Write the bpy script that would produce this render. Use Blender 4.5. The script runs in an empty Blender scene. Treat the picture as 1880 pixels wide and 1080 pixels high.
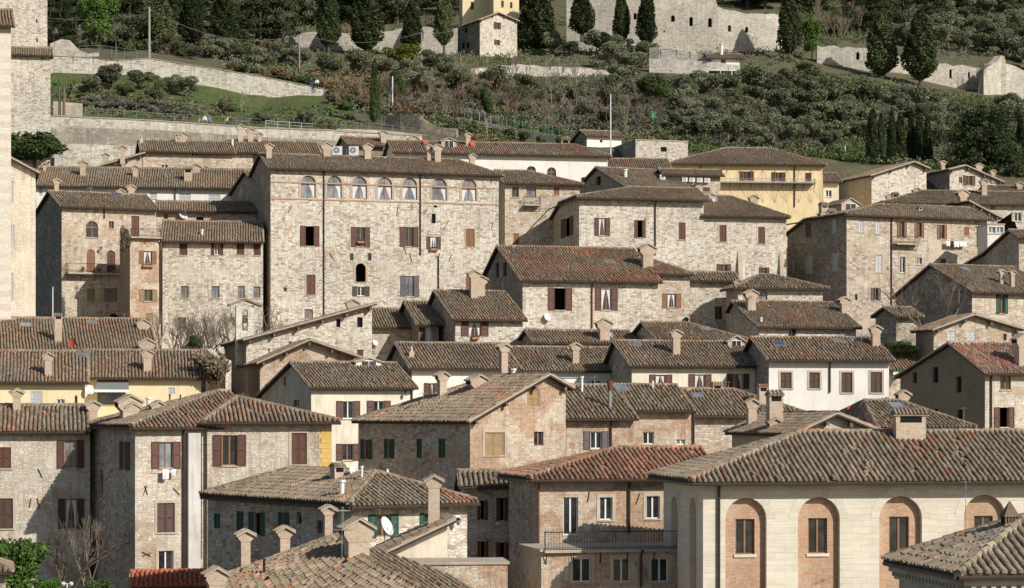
import bpy, math, random
from mathutils import Vector, Matrix
from mathutils.geometry import tessellate_polygon
R = random.Random(7)
F, CX, HY = 4200.0, 940.0, 760.0
SC = bpy.context.scene
COL = SC.collection
rad = math.radians
OV = 2.3
# ---------------------------------------------------------------- geometry helpers
def k_(px): return (px - CX) / F
def P(px, py, Y): return Vector((k_(px) * Y, Y, (HY - py) / F * Y))
class MB:
    def __init__(s): s.v = []; s.f = []; s.m = []; s.u = []
    def poly(s, pts, mi=0, uvs=None):
        n = len(s.v); s.v.extend([tuple(p) for p in pts]); s.f.append(tuple(range(n, n + len(pts)))); s.m.append(mi)
        s.u.extend(uvs if uvs else [(p[0] * .7 + p[1] * .7, p[2]) for p in pts])
    def box(s, o, a, b, c, mi=0):
        o, a, b, c = Vector(o), Vector(a), Vector(b), Vector(c)
        q = [o, o + a, o + a + b, o + b, o + c, o + a + c, o + a + b + c, o + b + c]
        la, lb, lc = a.length, b.length, c.length
        for ids, w, h in (((0, 1, 5, 4), la, lc), ((1, 2, 6, 5), lb, lc), ((2, 3, 7, 6), la, lc), ((3, 0, 4, 7), lb, lc), ((4, 5, 6, 7), la, lb), ((3, 2, 1, 0), la, lb)):
            s.poly([q[i] for i in ids], mi, [(o.x, o.z), (o.x + w, o.z), (o.x + w, o.z + h), (o.x, o.z + h)])
    def tube(s, p0, p1, r0, r1=None, n=6, mi=0, cap=True):
        p0, p1 = Vector(p0), Vector(p1); r1 = r0 if r1 is None else r1
        d = (p1 - p0)
        if d.length < 1e-6: return
        d = d.normalized(); x = d.orthogonal().normalized(); y = d.cross(x)
        A = [p0 + (x * math.cos(2 * math.pi * i / n) + y * math.sin(2 * math.pi * i / n)) * r0 for i in range(n)]
        B = [p1 + (x * math.cos(2 * math.pi * i / n) + y * math.sin(2 * math.pi * i / n)) * r1 for i in range(n)]
        for i in range(n): s.poly([A[i], A[(i + 1) % n], B[(i + 1) % n], B[i]], mi)
        if cap: s.poly(B, mi); s.poly(A[::-1], mi)
    def build(s, name, mats, parent=None, org=(0, 0, 0), smooth=False):
        if not s.f: return None
        me = bpy.data.meshes.new(name); o = Vector(org)
        me.from_pydata([(v[0] - o.x, v[1] - o.y, v[2] - o.z) for v in s.v], [], s.f)
        for m in (mats if isinstance(mats, (list, tuple)) else [mats]): me.materials.append(M[m])
        me.polygons.foreach_set('material_index', s.m)
        uv = me.uv_layers.new(name='UVMap'); flat = [c for p in s.u for c in p]; uv.data.foreach_set('uv', flat)
        if smooth: me.polygons.foreach_set('use_smooth', [True] * len(s.f))
        me.update()
        ob = bpy.data.objects.new(name, me); COL.objects.link(ob)
        if parent: ob.parent = parent
        else: ob.location = o
        return ob
def tag(o, label, cat, group=None, kind=None):
    if label: o['label'] = label
    if cat: o['category'] = cat
    if group: o['group'] = group
    if kind: o['kind'] = kind
    return o
def empty(name, loc, label, cat, group=None):
    o = bpy.data.objects.new(name, None); COL.objects.link(o); o.location = loc; o.empty_display_size = .5
    return tag(o, label, cat, group)
# ---------------------------------------------------------------- materials
M = {}
class NT:
    def __init__(s, name):
        m = bpy.data.materials.new(name); m.use_nodes = True; s.t = m.node_tree; s.t.nodes.clear(); s.m = m; M[name] = m
        s.out = s.n('ShaderNodeOutputMaterial'); s.b = s.n('ShaderNodeBsdfPrincipled'); s.l(s.b.outputs[0], s.out.inputs[0])
        s.b.inputs['Specular IOR Level'].default_value = .25
    def n(s, t, **k):
        x = s.t.nodes.new(t)
        for a, v in k.items(): setattr(x, a, v)
        return x
    def l(s, a, b): s.t.links.new(a, b)
    def set(s, sock, v):
        if hasattr(v, 'is_output'): s.l(v, sock)
        else: sock.default_value = v
    def noise(s, vec, scale, detail=3, rough=.55, dims='3D'):
        x = s.n('ShaderNodeTexNoise', noise_dimensions=dims); s.l(vec, x.inputs['Vector'])
        x.inputs['Scale'].default_value = scale; x.inputs['Detail'].default_value = detail; x.inputs['Roughness'].default_value = rough
        return x.outputs['Fac']
    def ramp(s, fac, stops, const=False):
        x = s.n('ShaderNodeValToRGB'); s.l(fac, x.inputs[0]); e = x.color_ramp.elements
        if const: x.color_ramp.interpolation = 'CONSTANT'
        while len(e) > 1: e.remove(e[0])
        for i, (p, c) in enumerate(stops):
            q = e[0] if i == 0 else e.new(p)
            q.position = p; q.color = (c, c, c, 1) if isinstance(c, (int, float)) else (*c, 1)
        return x.outputs[0]
    def mix(s, f, a, b, mode='MIX'):
        x = s.n('ShaderNodeMix', data_type='RGBA', blend_type=mode)
        s.set(x.inputs[0], f)
        for i, v in ((6, a), (7, b)):
            s.set(x.inputs[i], (*v, 1) if isinstance(v, tuple) and len(v) == 3 else v)
        return x.outputs[2]
    def vm(s, op, a, b=None):
        x = s.n('ShaderNodeVectorMath', operation=op); s.l(a, x.inputs[0])
        if b is not None: s.set(x.inputs[1], b)
        return x.outputs[0]
    def ma(s, op, a, b=None, c=False):
        x = s.n('ShaderNodeMath', operation=op); x.use_clamp = c; s.set(x.inputs[0], a)
        if b is not None: s.set(x.inputs[1], b)
        return x.outputs[0]
    def bump(s, h, dist, st=1.0):
        x = s.n('ShaderNodeBump'); s.l(h, x.inputs['Height']); x.inputs['Distance'].default_value = dist; x.inputs['Strength'].default_value = st
        s.l(x.outputs[0], s.b.inputs['Normal'])
    def fin(s, col, rough=.9):
        s.set(s.b.inputs['Base Color'], (*col, 1) if isinstance(col, tuple) else col); s.set(s.b.inputs['Roughness'], rough)
def plain(name, col, rough=.8, metal=0.0, var=.12, sc=3.0):
    t = NT(name); g = t.n('ShaderNodeNewGeometry').outputs['Position']
    n = t.noise(g, sc, 3)
    c = t.mix(t.ramp(n, [(.3, 1 - var), (.7, 1 + var * .6)]), (0.0, 0.0, 0.0), (1.0, 1.0, 1.0))
    x = t.mix(1.0, col, t.ramp(n, [(.3, 1 - var), (.7, 1.0)]), 'MULTIPLY')
    t.fin(x, rough); t.b.inputs['Metallic'].default_value = metal
def stone(name, cols, mortar, plaster, pa, ba, sw=.36, sh=.17, brick=((.46, .34, .23), (.56, .44, .32)), tone=1.0, rnd=.68):
    t = NT(name); uv = t.n('ShaderNodeUVMap').outputs[0]
    nz = t.n('ShaderNodeTexNoise'); t.l(uv, nz.inputs['Vector']); nz.inputs['Scale'].default_value = 1.6; nz.inputs['Detail'].default_value = 2
    off = t.vm('MULTIPLY', t.vm('SUBTRACT', nz.outputs['Color'], (.5, .5, .5)), (.22, .12, 0))
    v = t.vm('ADD', uv, off)
    vs = t.vm('MULTIPLY', v, (1 / sw, 1 / sh, 0))
    vo = t.n('ShaderNodeTexVoronoi', voronoi_dimensions='2D'); t.l(vs, vo.inputs['Vector']); vo.inputs['Scale'].default_value = 1; vo.inputs['Randomness'].default_value = rnd
    ve = t.n('ShaderNodeTexVoronoi', voronoi_dimensions='2D', feature='DISTANCE_TO_EDGE'); t.l(vs, ve.inputs['Vector']); ve.inputs['Scale'].default_value = 1; ve.inputs['Randomness'].default_value = rnd
    sep = t.n('ShaderNodeSeparateColor'); t.l(vo.outputs['Color'], sep.inputs[0])
    n = len(cols); c = t.ramp(sep.outputs[0], [((i + .5) / n, q) for i, q in enumerate(cols)])
    c = t.mix(1.0, c, t.ramp(t.noise(uv, 9, 4, .7), [(.3, .62), (.64, 1.14)]), 'MULTIPLY')
    edge = t.ramp(ve.outputs['Distance'], [(.0, 1), (.12, 0)])
    c = t.mix(t.ma('MULTIPLY', edge, .8), c, mortar)
    # brick patches
    br = t.n('ShaderNodeTexBrick'); t.l(v, br.inputs['Vector']); br.inputs['Scale'].default_value = 1
    br.inputs['Brick Width'].default_value = .28; br.inputs['Row Height'].default_value = .085; br.inputs['Mortar Size'].default_value = .011
    br.inputs['Color1'].default_value = (*brick[0], 1); br.inputs['Color2'].default_value = (*brick[1], 1); br.inputs['Mortar'].default_value = (.46, .38, .29, 1)
    bc = t.mix(1.0, br.outputs['Color'], t.ramp(t.noise(uv, 5, 4, .7), [(.25, .75), (.75, 1.2)]), 'MULTIPLY')
    bm = t.ramp(t.noise(t.vm('ADD', v, (37.0, 11.0, 0)), .42, 5, .62), [(.66 - .32 * ba, 0), (.69 - .32 * ba, 1)])
    c = t.mix(bm, c, bc)
    pm = t.ramp(t.noise(t.vm('ADD', v, (7.0, 61.0, 0)), .35, 6, .65), [(.68 - .32 * pa, 0), (.74 - .32 * pa, 1)])
    pc = t.mix(1.0, plaster, t.ramp(t.noise(uv, 3, 5, .7), [(.25, .8), (.75, 1.1)]), 'MULTIPLY')
    c = t.mix(t.ma('MULTIPLY', pm, .85), c, pc)
    c = t.mix(1.0, c, t.ramp(t.noise(t.vm('ADD', uv, (91.0, 3.0, 0)), 2.1, 5, .75), [(.3, .72), (.42, 1.0)]), 'MULTIPLY')
    c = t.mix(t.ramp(t.noise(t.vm('ADD', uv, (17.0, 43.0, 0)), .5, 5, .7), [(.58, 0), (.68, .45)]), c, (.8, .77, .7))
    # broad tone, stains
    c = t.mix(1.0, c, t.ramp(t.noise(uv, .16, 4, .6), [(.3, .84 * tone), (.68, 1.1 * tone)]), 'MULTIPLY')
    st = t.noise(t.vm('MULTIPLY', uv, (2.2, .28, 0)), 1, 4, .65)
    c = t.mix(1.0, c, t.ramp(st, [(.3, .72), (.5, 1.0)]), 'MULTIPLY')
    t.fin(c, .92)
    hh = t.ma('ADD', t.ma('MULTIPLY', t.ma('SUBTRACT', 1.0, edge), t.ma('SUBTRACT', 1.0, pm)), t.ma('MULTIPLY', t.noise(uv, 14, 3), .5))
    t.bump(hh, .03, .7)
def plaster(name, col, stain=.25, rough=.9, stcol=(.3, .26, .2)):
    t = NT(name); uv = t.n('ShaderNodeUVMap').outputs[0]
    c = t.mix(1.0, col, t.ramp(t.noise(uv, .5, 6, .65), [(.3, 1 - stain), (.65, 1.04)]), 'MULTIPLY')
    c = t.mix(1.0, c, t.ramp(t.noise(t.vm('MULTIPLY', uv, (3.0, .3, 0)), 1, 4, .65), [(.3, 1 - stain), (.5, 1.0)]), 'MULTIPLY')
    c = t.mix(t.ramp(t.noise(uv, 1.3, 6, .75), [(.66, 0), (.74, stain)]), c, stcol)
    t.fin(c, rough); t.bump(t.noise(uv, 20, 3), .01, .5)
def brickm(name, c1, c2, mo, w=.27, h=.08, blotch=.3):
    t = NT(name); uv = t.n('ShaderNodeUVMap').outputs[0]
    nz = t.n('ShaderNodeTexNoise'); t.l(uv, nz.inputs['Vector']); nz.inputs['Scale'].default_value = 1.2
    v = t.vm('ADD', uv, t.vm('MULTIPLY', t.vm('SUBTRACT', nz.outputs['Color'], (.5, .5, .5)), (.08, .05, 0)))
    br = t.n('ShaderNodeTexBrick'); t.l(v, br.inputs['Vector']); br.inputs['Scale'].default_value = 1
    br.inputs['Brick Width'].default_value = w; br.inputs['Row Height'].default_value = h; br.inputs['Mortar Size'].default_value = .012
    for a, q in (('Color1', c1), ('Color2', c2), ('Mortar', mo)): br.inputs[a].default_value = (*q, 1)
    c = t.mix(1.0, br.outputs['Color'], t.ramp(t.noise(uv, 6, 5, .75), [(.25, .7), (.75, 1.2)]), 'MULTIPLY')
    c = t.mix(t.ramp(t.noise(uv, .8, 5, .7), [(.5, 0), (.62, blotch)]), c, mo)
    c = t.mix(1.0, c, t.ramp(t.noise(uv, .2, 3), [(.3, .8), (.7, 1.06)]), 'MULTIPLY')
    t.fin(c, .92); t.bump(t.ma('SUBTRACT', 1.0, br.outputs['Fac']), .015, .6)
def tilem(name, old, new, amt, lich=.5):
    t = NT(name); uv = t.n('ShaderNodeUVMap').outputs[0]
    fl = t.vm('FLOOR', uv)
    wn = t.n('ShaderNodeTexWhiteNoise', noise_dimensions='2D'); t.l(fl, wn.inputs['Vector']); sp = t.n('ShaderNodeSeparateColor'); t.l(wn.outputs['Color'], sp.inputs[0])
    n = len(old); cn = t.noise(t.vm('MULTIPLY', fl, (.9, .22, 0)), 1, 2, .5); a = t.ramp(t.ma('ADD', t.ma('MULTIPLY', sp.outputs[0], .62), t.ma('MULTIPLY', cn, .42)), [((i + .3) / n, q) for i, q in enumerate(old)])
    n = len(new); b = t.ramp(sp.outputs[1], [(i / n, q) for i, q in enumerate(new)], True)
    pn = t.noise(t.vm('MULTIPLY', fl, (.07, .1, 0)), 1, 3, .6)
    mk = t.ramp(t.ma('ADD', pn, t.ma('MULTIPLY', t.ma('SUBTRACT', sp.outputs[2], .5), .32)), [(.62 - .3 * amt, 0), (.64 - .3 * amt, 1)])
    c = t.mix(mk, a, b)
    g = t.n('ShaderNodeNewGeometry').outputs['Position']
    c = t.mix(1.0, c, t.ramp(t.noise(g, 5, 4, .7), [(.3, .7), (.7, 1.18)]), 'MULTIPLY')
    c = t.mix(t.ramp(t.noise(g, 3.1, 5, .75), [(.56, 0), (.66, lich)]), c, (.33, .31, .25))
    c = t.mix(1.0, c, t.ramp(t.noise(g, .22, 3), [(.3, .92), (.7, 1.28)]), 'MULTIPLY')
    c = t.mix(t.ramp(t.noise(g, .55, 6, .7), [(.54, 0), (.66, .4)]), c, (.19, .175, .085))
    t.fin(c, .93); t.bump(t.noise(g, 22, 3), .012, .6)
def leafm(name, c1, c2, c3):
    t = NT(name); g = t.n('ShaderNodeNewGeometry').outputs['Position']; oi = t.n('ShaderNodeObjectInfo').outputs['Random']
    n = t.noise(g, 1.1, 4, .75)
    c = t.ramp(t.ma('ADD', n, t.ma('MULTIPLY', t.ma('SUBTRACT', oi, .5), .22)), [(.34, c1), (.5, c2), (.64, c3)])
    t.fin(c, .85)
    t.b.inputs['Specular IOR Level'].default_value = .12
pale = [(.72, .67, .58), (.61, .55, .45), (.77, .73, .65), (.65, .59, .49), (.38, .31, .23), (.7, .65, .56), (.8, .76, .68), (.5, .42, .32)]
warm = [(.63, .56, .46), (.54, .45, .35), (.68, .62, .52), (.46, .37, .28), (.58, .51, .41), (.5, .36, .26), (.74, .7, .62), (.36, .28, .2)]
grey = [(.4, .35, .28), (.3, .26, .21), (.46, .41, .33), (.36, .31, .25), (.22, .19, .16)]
stone('stone_pale', pale, (.43, .36, .27), (.6, .52, .41), .38, .12)
stone('stone_clean', pale, (.5, .43, .33), (.62, .54, .42), .3, -.1, .32, .15)
stone('stone_warm', warm, (.4, .33, .25), (.57, .49, .38), .45, .3)
stone('brick_mix', [(.6, .5, .38), (.56, .4, .29), (.66, .58, .46), (.5, .35, .25), (.7, .64, .54), (.6, .46, .34)], (.58, .5, .39), (.64, .56, .43), .3, .5, .27, .085, brick=((.42, .24, .15), (.55, .38, .26)), rnd=.5)
stone('stone_weathered', [(.4, .37, .31), (.32, .29, .24), (.46, .43, .36), (.36, .33, .27)], (.28, .25, .2), (.5, .46, .38), .42, -.5, .6, .26)
stone('stone_near', [(.7, .65, .56), (.6, .53, .43), (.76, .72, .64), (.55, .46, .35), (.66, .6, .5), (.62, .5, .38)], (.52, .44, .34), (.64, .56, .44), .35, .32, .3, .12, rnd=.6)
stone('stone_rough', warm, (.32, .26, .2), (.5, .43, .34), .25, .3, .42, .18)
stone('stone_brick', warm, (.4, .33, .25), (.58, .5, .38), .42, .42, .34, .12)
stone('stone_grey_or_shade', grey, (.25, .21, .17), (.4, .34, .26), .2, .25, .4, .18)  # grey stone; as a left-wall material its dark tone puts shade into the colour
stone('stone_ruin', [(.6, .56, .48), (.5, .46, .38), (.66, .62, .54), (.4, .37, .31), (.56, .51, .42)], (.4, .36, .29), (.58, .53, .43), .45, -.5, .55, .25)
stone('stone_path', [(.72, .68, .59), (.62, .57, .48), (.78, .74, .66), (.48, .44, .36)], (.45, .4, .32), (.7, .65, .55), .45, -.5, .6, .26)
def ashm():
    t = NT('ashlar'); uv = t.n('ShaderNodeUVMap').outputs[0]; br = t.n('ShaderNodeTexBrick'); t.l(uv, br.inputs['Vector']); br.inputs['Scale'].default_value = 1
    br.inputs['Brick Width'].default_value = .95; br.inputs['Row Height'].default_value = .3; br.inputs['Mortar Size'].default_value = .006
    for a, q in (('Color1', (.68, .62, .5)), ('Color2', (.74, .69, .58)), ('Mortar', (.58, .5, .39))): br.inputs[a].default_value = (*q, 1)
    c = t.mix(1.0, br.outputs['Color'], t.ramp(t.noise(t.vm('MULTIPLY', uv, (.8, 9.0, 0)), 1, 5, .7), [(.3, .86), (.62, 1.03)]), 'MULTIPLY')
    c = t.mix(1.0, c, t.ramp(t.noise(uv, .35, 5, .65), [(.3, .86), (.6, 1.03)]), 'MULTIPLY')
    c = t.mix(t.ramp(t.noise(t.vm('MULTIPLY', uv, (4.0, .5, 0)), 1, 4, .7), [(.64, 0), (.75, .3)]), c, (.45, .38, .28))
    t.fin(c, .9); t.bump(t.ma('ADD', t.ma('SUBTRACT', 1.0, br.outputs['Fac']), t.ma('MULTIPLY', t.noise(uv, 12, 3), .3)), .008, .6)
ashm()
def bandm():
    t = NT('banded'); uv = t.n('ShaderNodeUVMap').outputs[0]; s = t.n('ShaderNodeSeparateXYZ'); t.l(uv, s.inputs[0])
    f = t.ma('FRACT', t.ma('MULTIPLY', t.ma('ADD', s.outputs[1], t.ma('MULTIPLY', t.noise(uv, .5), .25)), .85)); c = t.ramp(f, [(0, (.66, .54, .44)), (.5, (.74, .69, .6))], True)
    c = t.mix(t.ramp(t.noise(uv, .12, 2), [(.45, .8), (.55, .25)]), c, (.72, .66, .56)); c = t.mix(1.0, c, t.ramp(t.noise(t.vm('MULTIPLY', uv, (3.0, 7.0, 0)), 1, 4, .7), [(.3, .75), (.65, 1.05)]), 'MULTIPLY'); t.fin(c, .9); t.bump(t.noise(uv, 9, 3), .02, .6)
bandm()
stone('stone_tower', [(.74, .67, .55), (.67, .58, .46), (.78, .71, .6), (.7, .62, .5)], (.58, .5, .4), (.7, .61, .48), .55, -.2, .5, .2)
brickm('brick', (.48, .24, .14), (.58, .35, .22), (.56, .47, .36), blotch=.45)
brickm('brick_pale', (.52, .38, .27), (.6, .48, .37), (.56, .48, .38), blotch=.5)
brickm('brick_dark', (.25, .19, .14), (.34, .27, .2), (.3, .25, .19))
plaster('plaster_white', (.8, .77, .7), .14)
plaster('plaster_cream', (.76, .69, .55), .2)
plaster('plaster_yellow', (.8, .67, .42), .12)
plaster('plaster_ochre', (.82, .65, .38), .2)
plaster('plaster_grey', (.5, .46, .4), .3)
plaster('plaster_beige', (.56, .48, .37), .3)
plaster('plaster_tan', (.62, .48, .3), .25)
plaster('concrete_white', (.62, .6, .56), .25)
plaster('yellow_quoin', (.68, .46, .15), .12)
OLD = [(.13, .1, .07), (.21, .16, .11), (.28, .225, .16), (.16, .125, .088), (.33, .27, .195), (.22, .155, .1), (.26, .21, .15)]
RED = [(.36, .17, .1), (.3, .15, .095), (.42, .23, .15), (.25, .15, .1), (.34, .21, .145)]
tilem('tile_old', OLD, RED, -.15); tilem('tile_mix', OLD, RED, .08); tilem('tile_patch', OLD, RED, .4, .3); tilem('tile_red', [(.26, .14, .09), (.2, .12, .085), (.32, .2, .14), (.18, .12, .09)], RED, .65, .25)
tilem('tile_near', [(.15, .115, .082), (.25, .195, .14), (.33, .27, .195), (.2, .155, .11), (.38, .32, .24)], RED, -.08, .6)
tilem('tile_warm', [(.36, .24, .17), (.27, .18, .13), (.42, .32, .25), (.22, .16, .12), (.34, .2, .13)], [(.45, .2, .12), (.5, .3, .2), (.36, .17, .11)], .3, .4)
tilem('tile_new', [(.42, .12, .06), (.36, .1, .055)], [(.45, .15, .08)], .5, .1)
plain('mortar', (.5, .43, .34), .9, 0, .3, 2)
plain('wood_dark', (.07, .05, .037), .85, 0, .3)
plain('wood_beam', (.2, .145, .1), .85, 0, .3)
plain('gutter', (.085, .06, .045), .5, .3, .2)
plain('metal_grey', (.32, .33, .34), .45, .4, .15)
plain('metal_rust', (.2, .09, .055), .6, .2, .3)
plain('iron', (.03, .028, .026), .6, .3, .1)
plain('dark', (.012, .011, .01), .9, 0, .1)  # near-black fill standing in for unlit depth behind openings
plain('white_paint', (.75, .75, .74), .6, 0, .06)
plain('white_metal', (.7, .71, .72), .4, .1, .06)
plain('cloth_white', (.8, .8, .8), .9, 0, .06)
plain('cloth_blue', (.2, .23, .33), .9, 0, .1)
plain('curtain', (.66, .66, .68), .9, 0, .15, 6)
plain('sh_r', (.14, .062, .044), .6, 0, .3, 4); plain('sh_b', (.1, .055, .042), .6, 0, .25, 4); plain('sh_g', (.02, .09, .06), .55, 0, .25, 4)
plain('sh_o', (.28, .14, .075), .65, 0, .3, 4); plain('sh_k', (.3, .235, .12), .7, 0, .2, 4); plain('sh_w', (.52, .53, .54), .65, 0, .1, 4)
plain('sh_y', (.14, .115, .11), .6, 0, .2, 4); plain('sh_a', (.38, .26, .13), .65, 0, .25, 4)
plain('fr_brown', (.3, .17, .09), .6, 0, .2); plain('terracotta', (.48, .2, .1), .85, 0, .2); plain('red_dish', (.45, .08, .05), .55, 0, .1)
plain('skin', (.5, .32, .24), .7); plain('jacket_yellow', (.6, .65, .05), .8); plain('jeans', (.08, .11, .2), .9); plain('cloth_dark', (.04, .04, .05), .9)
plain('awning', (.2, .21, .22), .7, 0, .15); plain('awning_green', (.03, .2, .12), .7); plain('plastic_green', (.1, .4, .22), .5); plain('bronze', (.12, .13, .09), .5, .6)
plain('bark', (.13, .1, .075), .95, 0, .35); plain('bark_pale', (.3, .26, .2), .95, 0, .3); plain('twig', (.26, .2, .15), .95, 0, .35); plain('wood_pole', (.33, .31, .28), .9)
t = NT('glass'); g = t.n('ShaderNodeNewGeometry').outputs['Position']; t.fin(t.ramp(t.noise(g, 1.5, 2), [(.35, (.016, .018, .02)), (.65, (.05, .053, .056))]), .12); t.b.inputs['Specular IOR Level'].default_value = .5
t = NT('glass_sky'); g = t.n('ShaderNodeNewGeometry').outputs['Position']; t.fin(t.ramp(t.noise(g, .9, 3), [(.35, (.1, .12, .14)), (.65, (.26, .29, .32))]), .15); t.b.inputs['Specular IOR Level'].default_value = .6  # pale sky reflection put into the base colour
plain('glass_blue', (.05, .09, .15), .2)
leafm('leaf_olive', (.085, .095, .052), (.17, .185, .108), (.275, .29, .185))
leafm('leaf_cypress', (.022, .034, .014), (.05, .068, .028), (.095, .115, .05))
leafm('leaf_cyplit', (.035, .052, .02), (.075, .098, .038), (.14, .165, .07))  # brighter cypress copy, sunlit look put into the leaf colour
leafm('leaf_bright', (.035, .07, .014), (.075, .14, .028), (.13, .2, .05))
leafm('leaf_yellow', (.07, .09, .015), (.15, .17, .03), (.24, .24, .05))
leafm('leaf_dark', (.026, .04, .018), (.06, .08, .035), (.11, .135, .06))
leafm('leaf_brown', (.1, .078, .048), (.19, .145, .09), (.29, .23, .15))
leafm('leaf_rust', (.12, .075, .04), (.21, .13, .065), (.29, .19, .1))
leafm('leaf_grey', (.1, .095, .078), (.18, .17, .135), (.28, .265, .22))
leafm('leaf_shrub', (.04, .065, .02), (.09, .125, .045), (.16, .205, .085))
def groundm(name, cs, sc=.25):
    t = NT(name); g = t.n('ShaderNodeNewGeometry').outputs['Position']
    c = t.ramp(t.noise(g, sc, 8, .75), [(.3 + .1 * i, q) for i, q in enumerate(cs)])
    c = t.mix(1.0, c, t.ramp(t.noise(g, 2.5, 5, .75), [(.3, .55), (.7, 1.2)]), 'MULTIPLY')
    t.fin(c, .95); t.bump(t.noise(g, 3, 5, .7), .3, .8)
groundm('hill', [(.07, .08, .035), (.11, .115, .055), (.16, .13, .085), (.09, .12, .045), (.22, .18, .12)])
groundm('field', [(.04, .09, .015), (.065, .14, .02), (.12, .12, .055), (.055, .12, .02), (.1, .1, .05)], .22)
groundm('dirt', [(.12, .1, .075), (.17, .15, .12), (.1, .09, .07), (.2, .18, .15)])
# ---------------------------------------------------------------- terrain
GC = [-300, 0, 92, 275, 480, 605, 770, 940, 1410, 1880, 2200]
GR = [  # Y, screen-y (or None -> z) per column
 (40, 'z', [-22] * 11), (100, 'z', [-17] * 11), (130, 'z', [-14] * 11), (155, 'z', [-11] * 11), (175, 'z', [-6.5] * 11),
 (200, 'z', [1.2] * 11), (235, 'z', [6.5] * 11), (262, 'z', [14] * 11), (285, 'z', [22, 22, 22, 22, 22, 22, 22, 23, 24, 23, 22]),
 (305, 'y', [305, 305, 305, 305, 300, 300, 296, 290, 287, 330, 330]),
 (307, 'y', [215, 215, 217, 226, 240, 246, 250, 272, 283, 325, 325]),
 (315, 'y', [213, 213, 214, 222, 236, 242, 246, 265, 276, 318, 318]),
 (330, 'y', [195, 195, 195, 200, 215, 220, 225, 246, 258, 285, 285]),
 (349, 'y', [148, 148, 148, 155, 194, 182, 200, 208, 218, 250, 250]),
 (352, 'y', [105, 105, 105, 110, 144, 168, 188, 202, 214, 247, 247]),
 (375, 'y', [92, 92, 92, 98, 125, 140, 160, 168, 172, 225, 225]),
 (400, 'y', [78, 78, 78, 90, 108, 115, 128, 135, 140, 205, 205]),
 (430, 'y', [50, 50, 52, 66, 84, 90, 96, 103, 105, 178, 178]),
 (460, 'y', [15, 15, 18, 30, 40, 45, 50, 52, 56, 115, 115]),
 (520, 'y', [-50, -50, -50, -50, -50, -50, -50, -50, -40, 20, 20]),
 (620, 'y', [-190] * 11), (760, 'y', [-300] * 11)]
for i, (Y, m, v) in enumerate(GR):
    if m == 'y': GR[i] = (Y, 'z', [(HY - q) / F * Y for q in v])
def gz(px, Y):
    Y = max(40, min(759.9, Y)); px = max(-299, min(2199, px))
    i = max(j for j in range(len(GR)) if GR[j][0] <= Y); i = min(i, len(GR) - 2)
    j = max(q for q in range(len(GC)) if GC[q] <= px); j = min(j, len(GC) - 2)
    a = (Y - GR[i][0]) / (GR[i + 1][0] - GR[i][0]); b = (px - GC[j]) / (GC[j + 1] - GC[j])
    A, B = GR[i][2], GR[i + 1][2]
    return (A[j] * (1 - b) + A[j + 1] * b) * (1 - a) + (B[j] * (1 - b) + B[j + 1] * b) * a
def gy(px, Y): return HY - gz(px, Y) / Y * F
def Yat(px, py, lo=308, hi=620):
    Y = lo
    while Y < hi:
        if gy(px, Y) <= py: return Y
        Y += .5
    return hi
# ---------------------------------------------------------------- roofs
TS, TL = .27, .43
def cliphalf(poly, fn):
    out = []
    for i in range(len(poly)):
        a, b = poly[i], poly[(i + 1) % len(poly)]; fa, fb = fn(a), fn(b)
        if fa >= -1e-9: out.append(a)
        if (fa > 1e-9 and fb < -1e-9) or (fa < -1e-9 and fb > 1e-9):
            t = fa / (fa - fb); out.append((a[0] + (b[0] - a[0]) * t, a[1] + (b[1] - a[1]) * t))
    return out
def tiles(mb, pts, seed, mi=0, ts=TS, tl=TL):
    "corrugated barrel tiles over one planar convex polygon (world points)"
    n = Vector((0, 0, 0))
    for i in range(len(pts)): n += pts[i].cross(pts[(i + 1) % len(pts)])
    n.normalize()
    if n.z < 0: n = -n
    g = Vector((0, 0, -1)) - n * (-n.z); g.normalize(); e = n.cross(g)
    o = pts[0]; q2 = [((p - o).dot(e), (p - o).dot(g)) for p in pts]
    p0 = min(q[0] for q in q2); p1 = max(q[0] for q in q2); rr = random.Random(seed)
    nc = max(1, int(round((p1 - p0) / ts))); stp = (p1 - p0) / nc; base = o + n * .02
    prof = [(-.36, -.04), (-.26, .3), (0, .42), (.26, .3), (.36, -.04)]
    wob = rr.uniform(0, 9)
    for c in range(nc):
        x = p0 + (c + .5) * stp; ys = []
        for i in range(len(q2)):
            a, b = q2[i], q2[(i + 1) % len(q2)]
            if (a[0] - x) * (b[0] - x) < 0: ys.append(a[1] + (b[1] - a[1]) * (x - a[0]) / (b[0] - a[0]))
        if len(ys) < 2: continue
        lo, hi = min(ys), max(ys); L = hi - lo
        if L < .1: continue
        k = max(1, int(round(L / tl))); tl2 = L / k; j0 = rr.random() * 3
        for r in range(k):
            b = hi - r * tl2; t = b - tl2 * 1.06; w = stp * (1 + rr.uniform(-.06, .06)); jx = rr.uniform(-.018, .018) + .02 * math.sin(b * .9 + c * .37 + wob); dz = rr.uniform(-.006, .02) + .02 + .03 * math.sin(x * .35 + wob) * math.sin(b * .5)
            if rr.random() < .012 and r > 0: continue
            if rr.random() < .02: jx += rr.choice((-.06, .06)); dz += .02
            if r == 0: b += .05 + rr.uniform(-.02, .03)
            A = [base + e * (x + jx + u * w * 1.0) + g * b + n * (h * w + .028 + dz) for u, h in prof]
            B = [base + e * (x + jx + u * w * .86) + g * t + n * (h * w * .86 + .004 + dz) for u, h in prof]
            uvc = [(seed * 13 % 97 + c + .5, r + .5 + int(seed) % 53)] * 4
            for i in range(4): mb.poly([A[i], A[i + 1], B[i + 1], B[i]], mi, uvc)
            mb.poly([A[0], A[1], A[2], A[3], A[4]], mi, uvc + uvc[:1])
    return n, g, e
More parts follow.
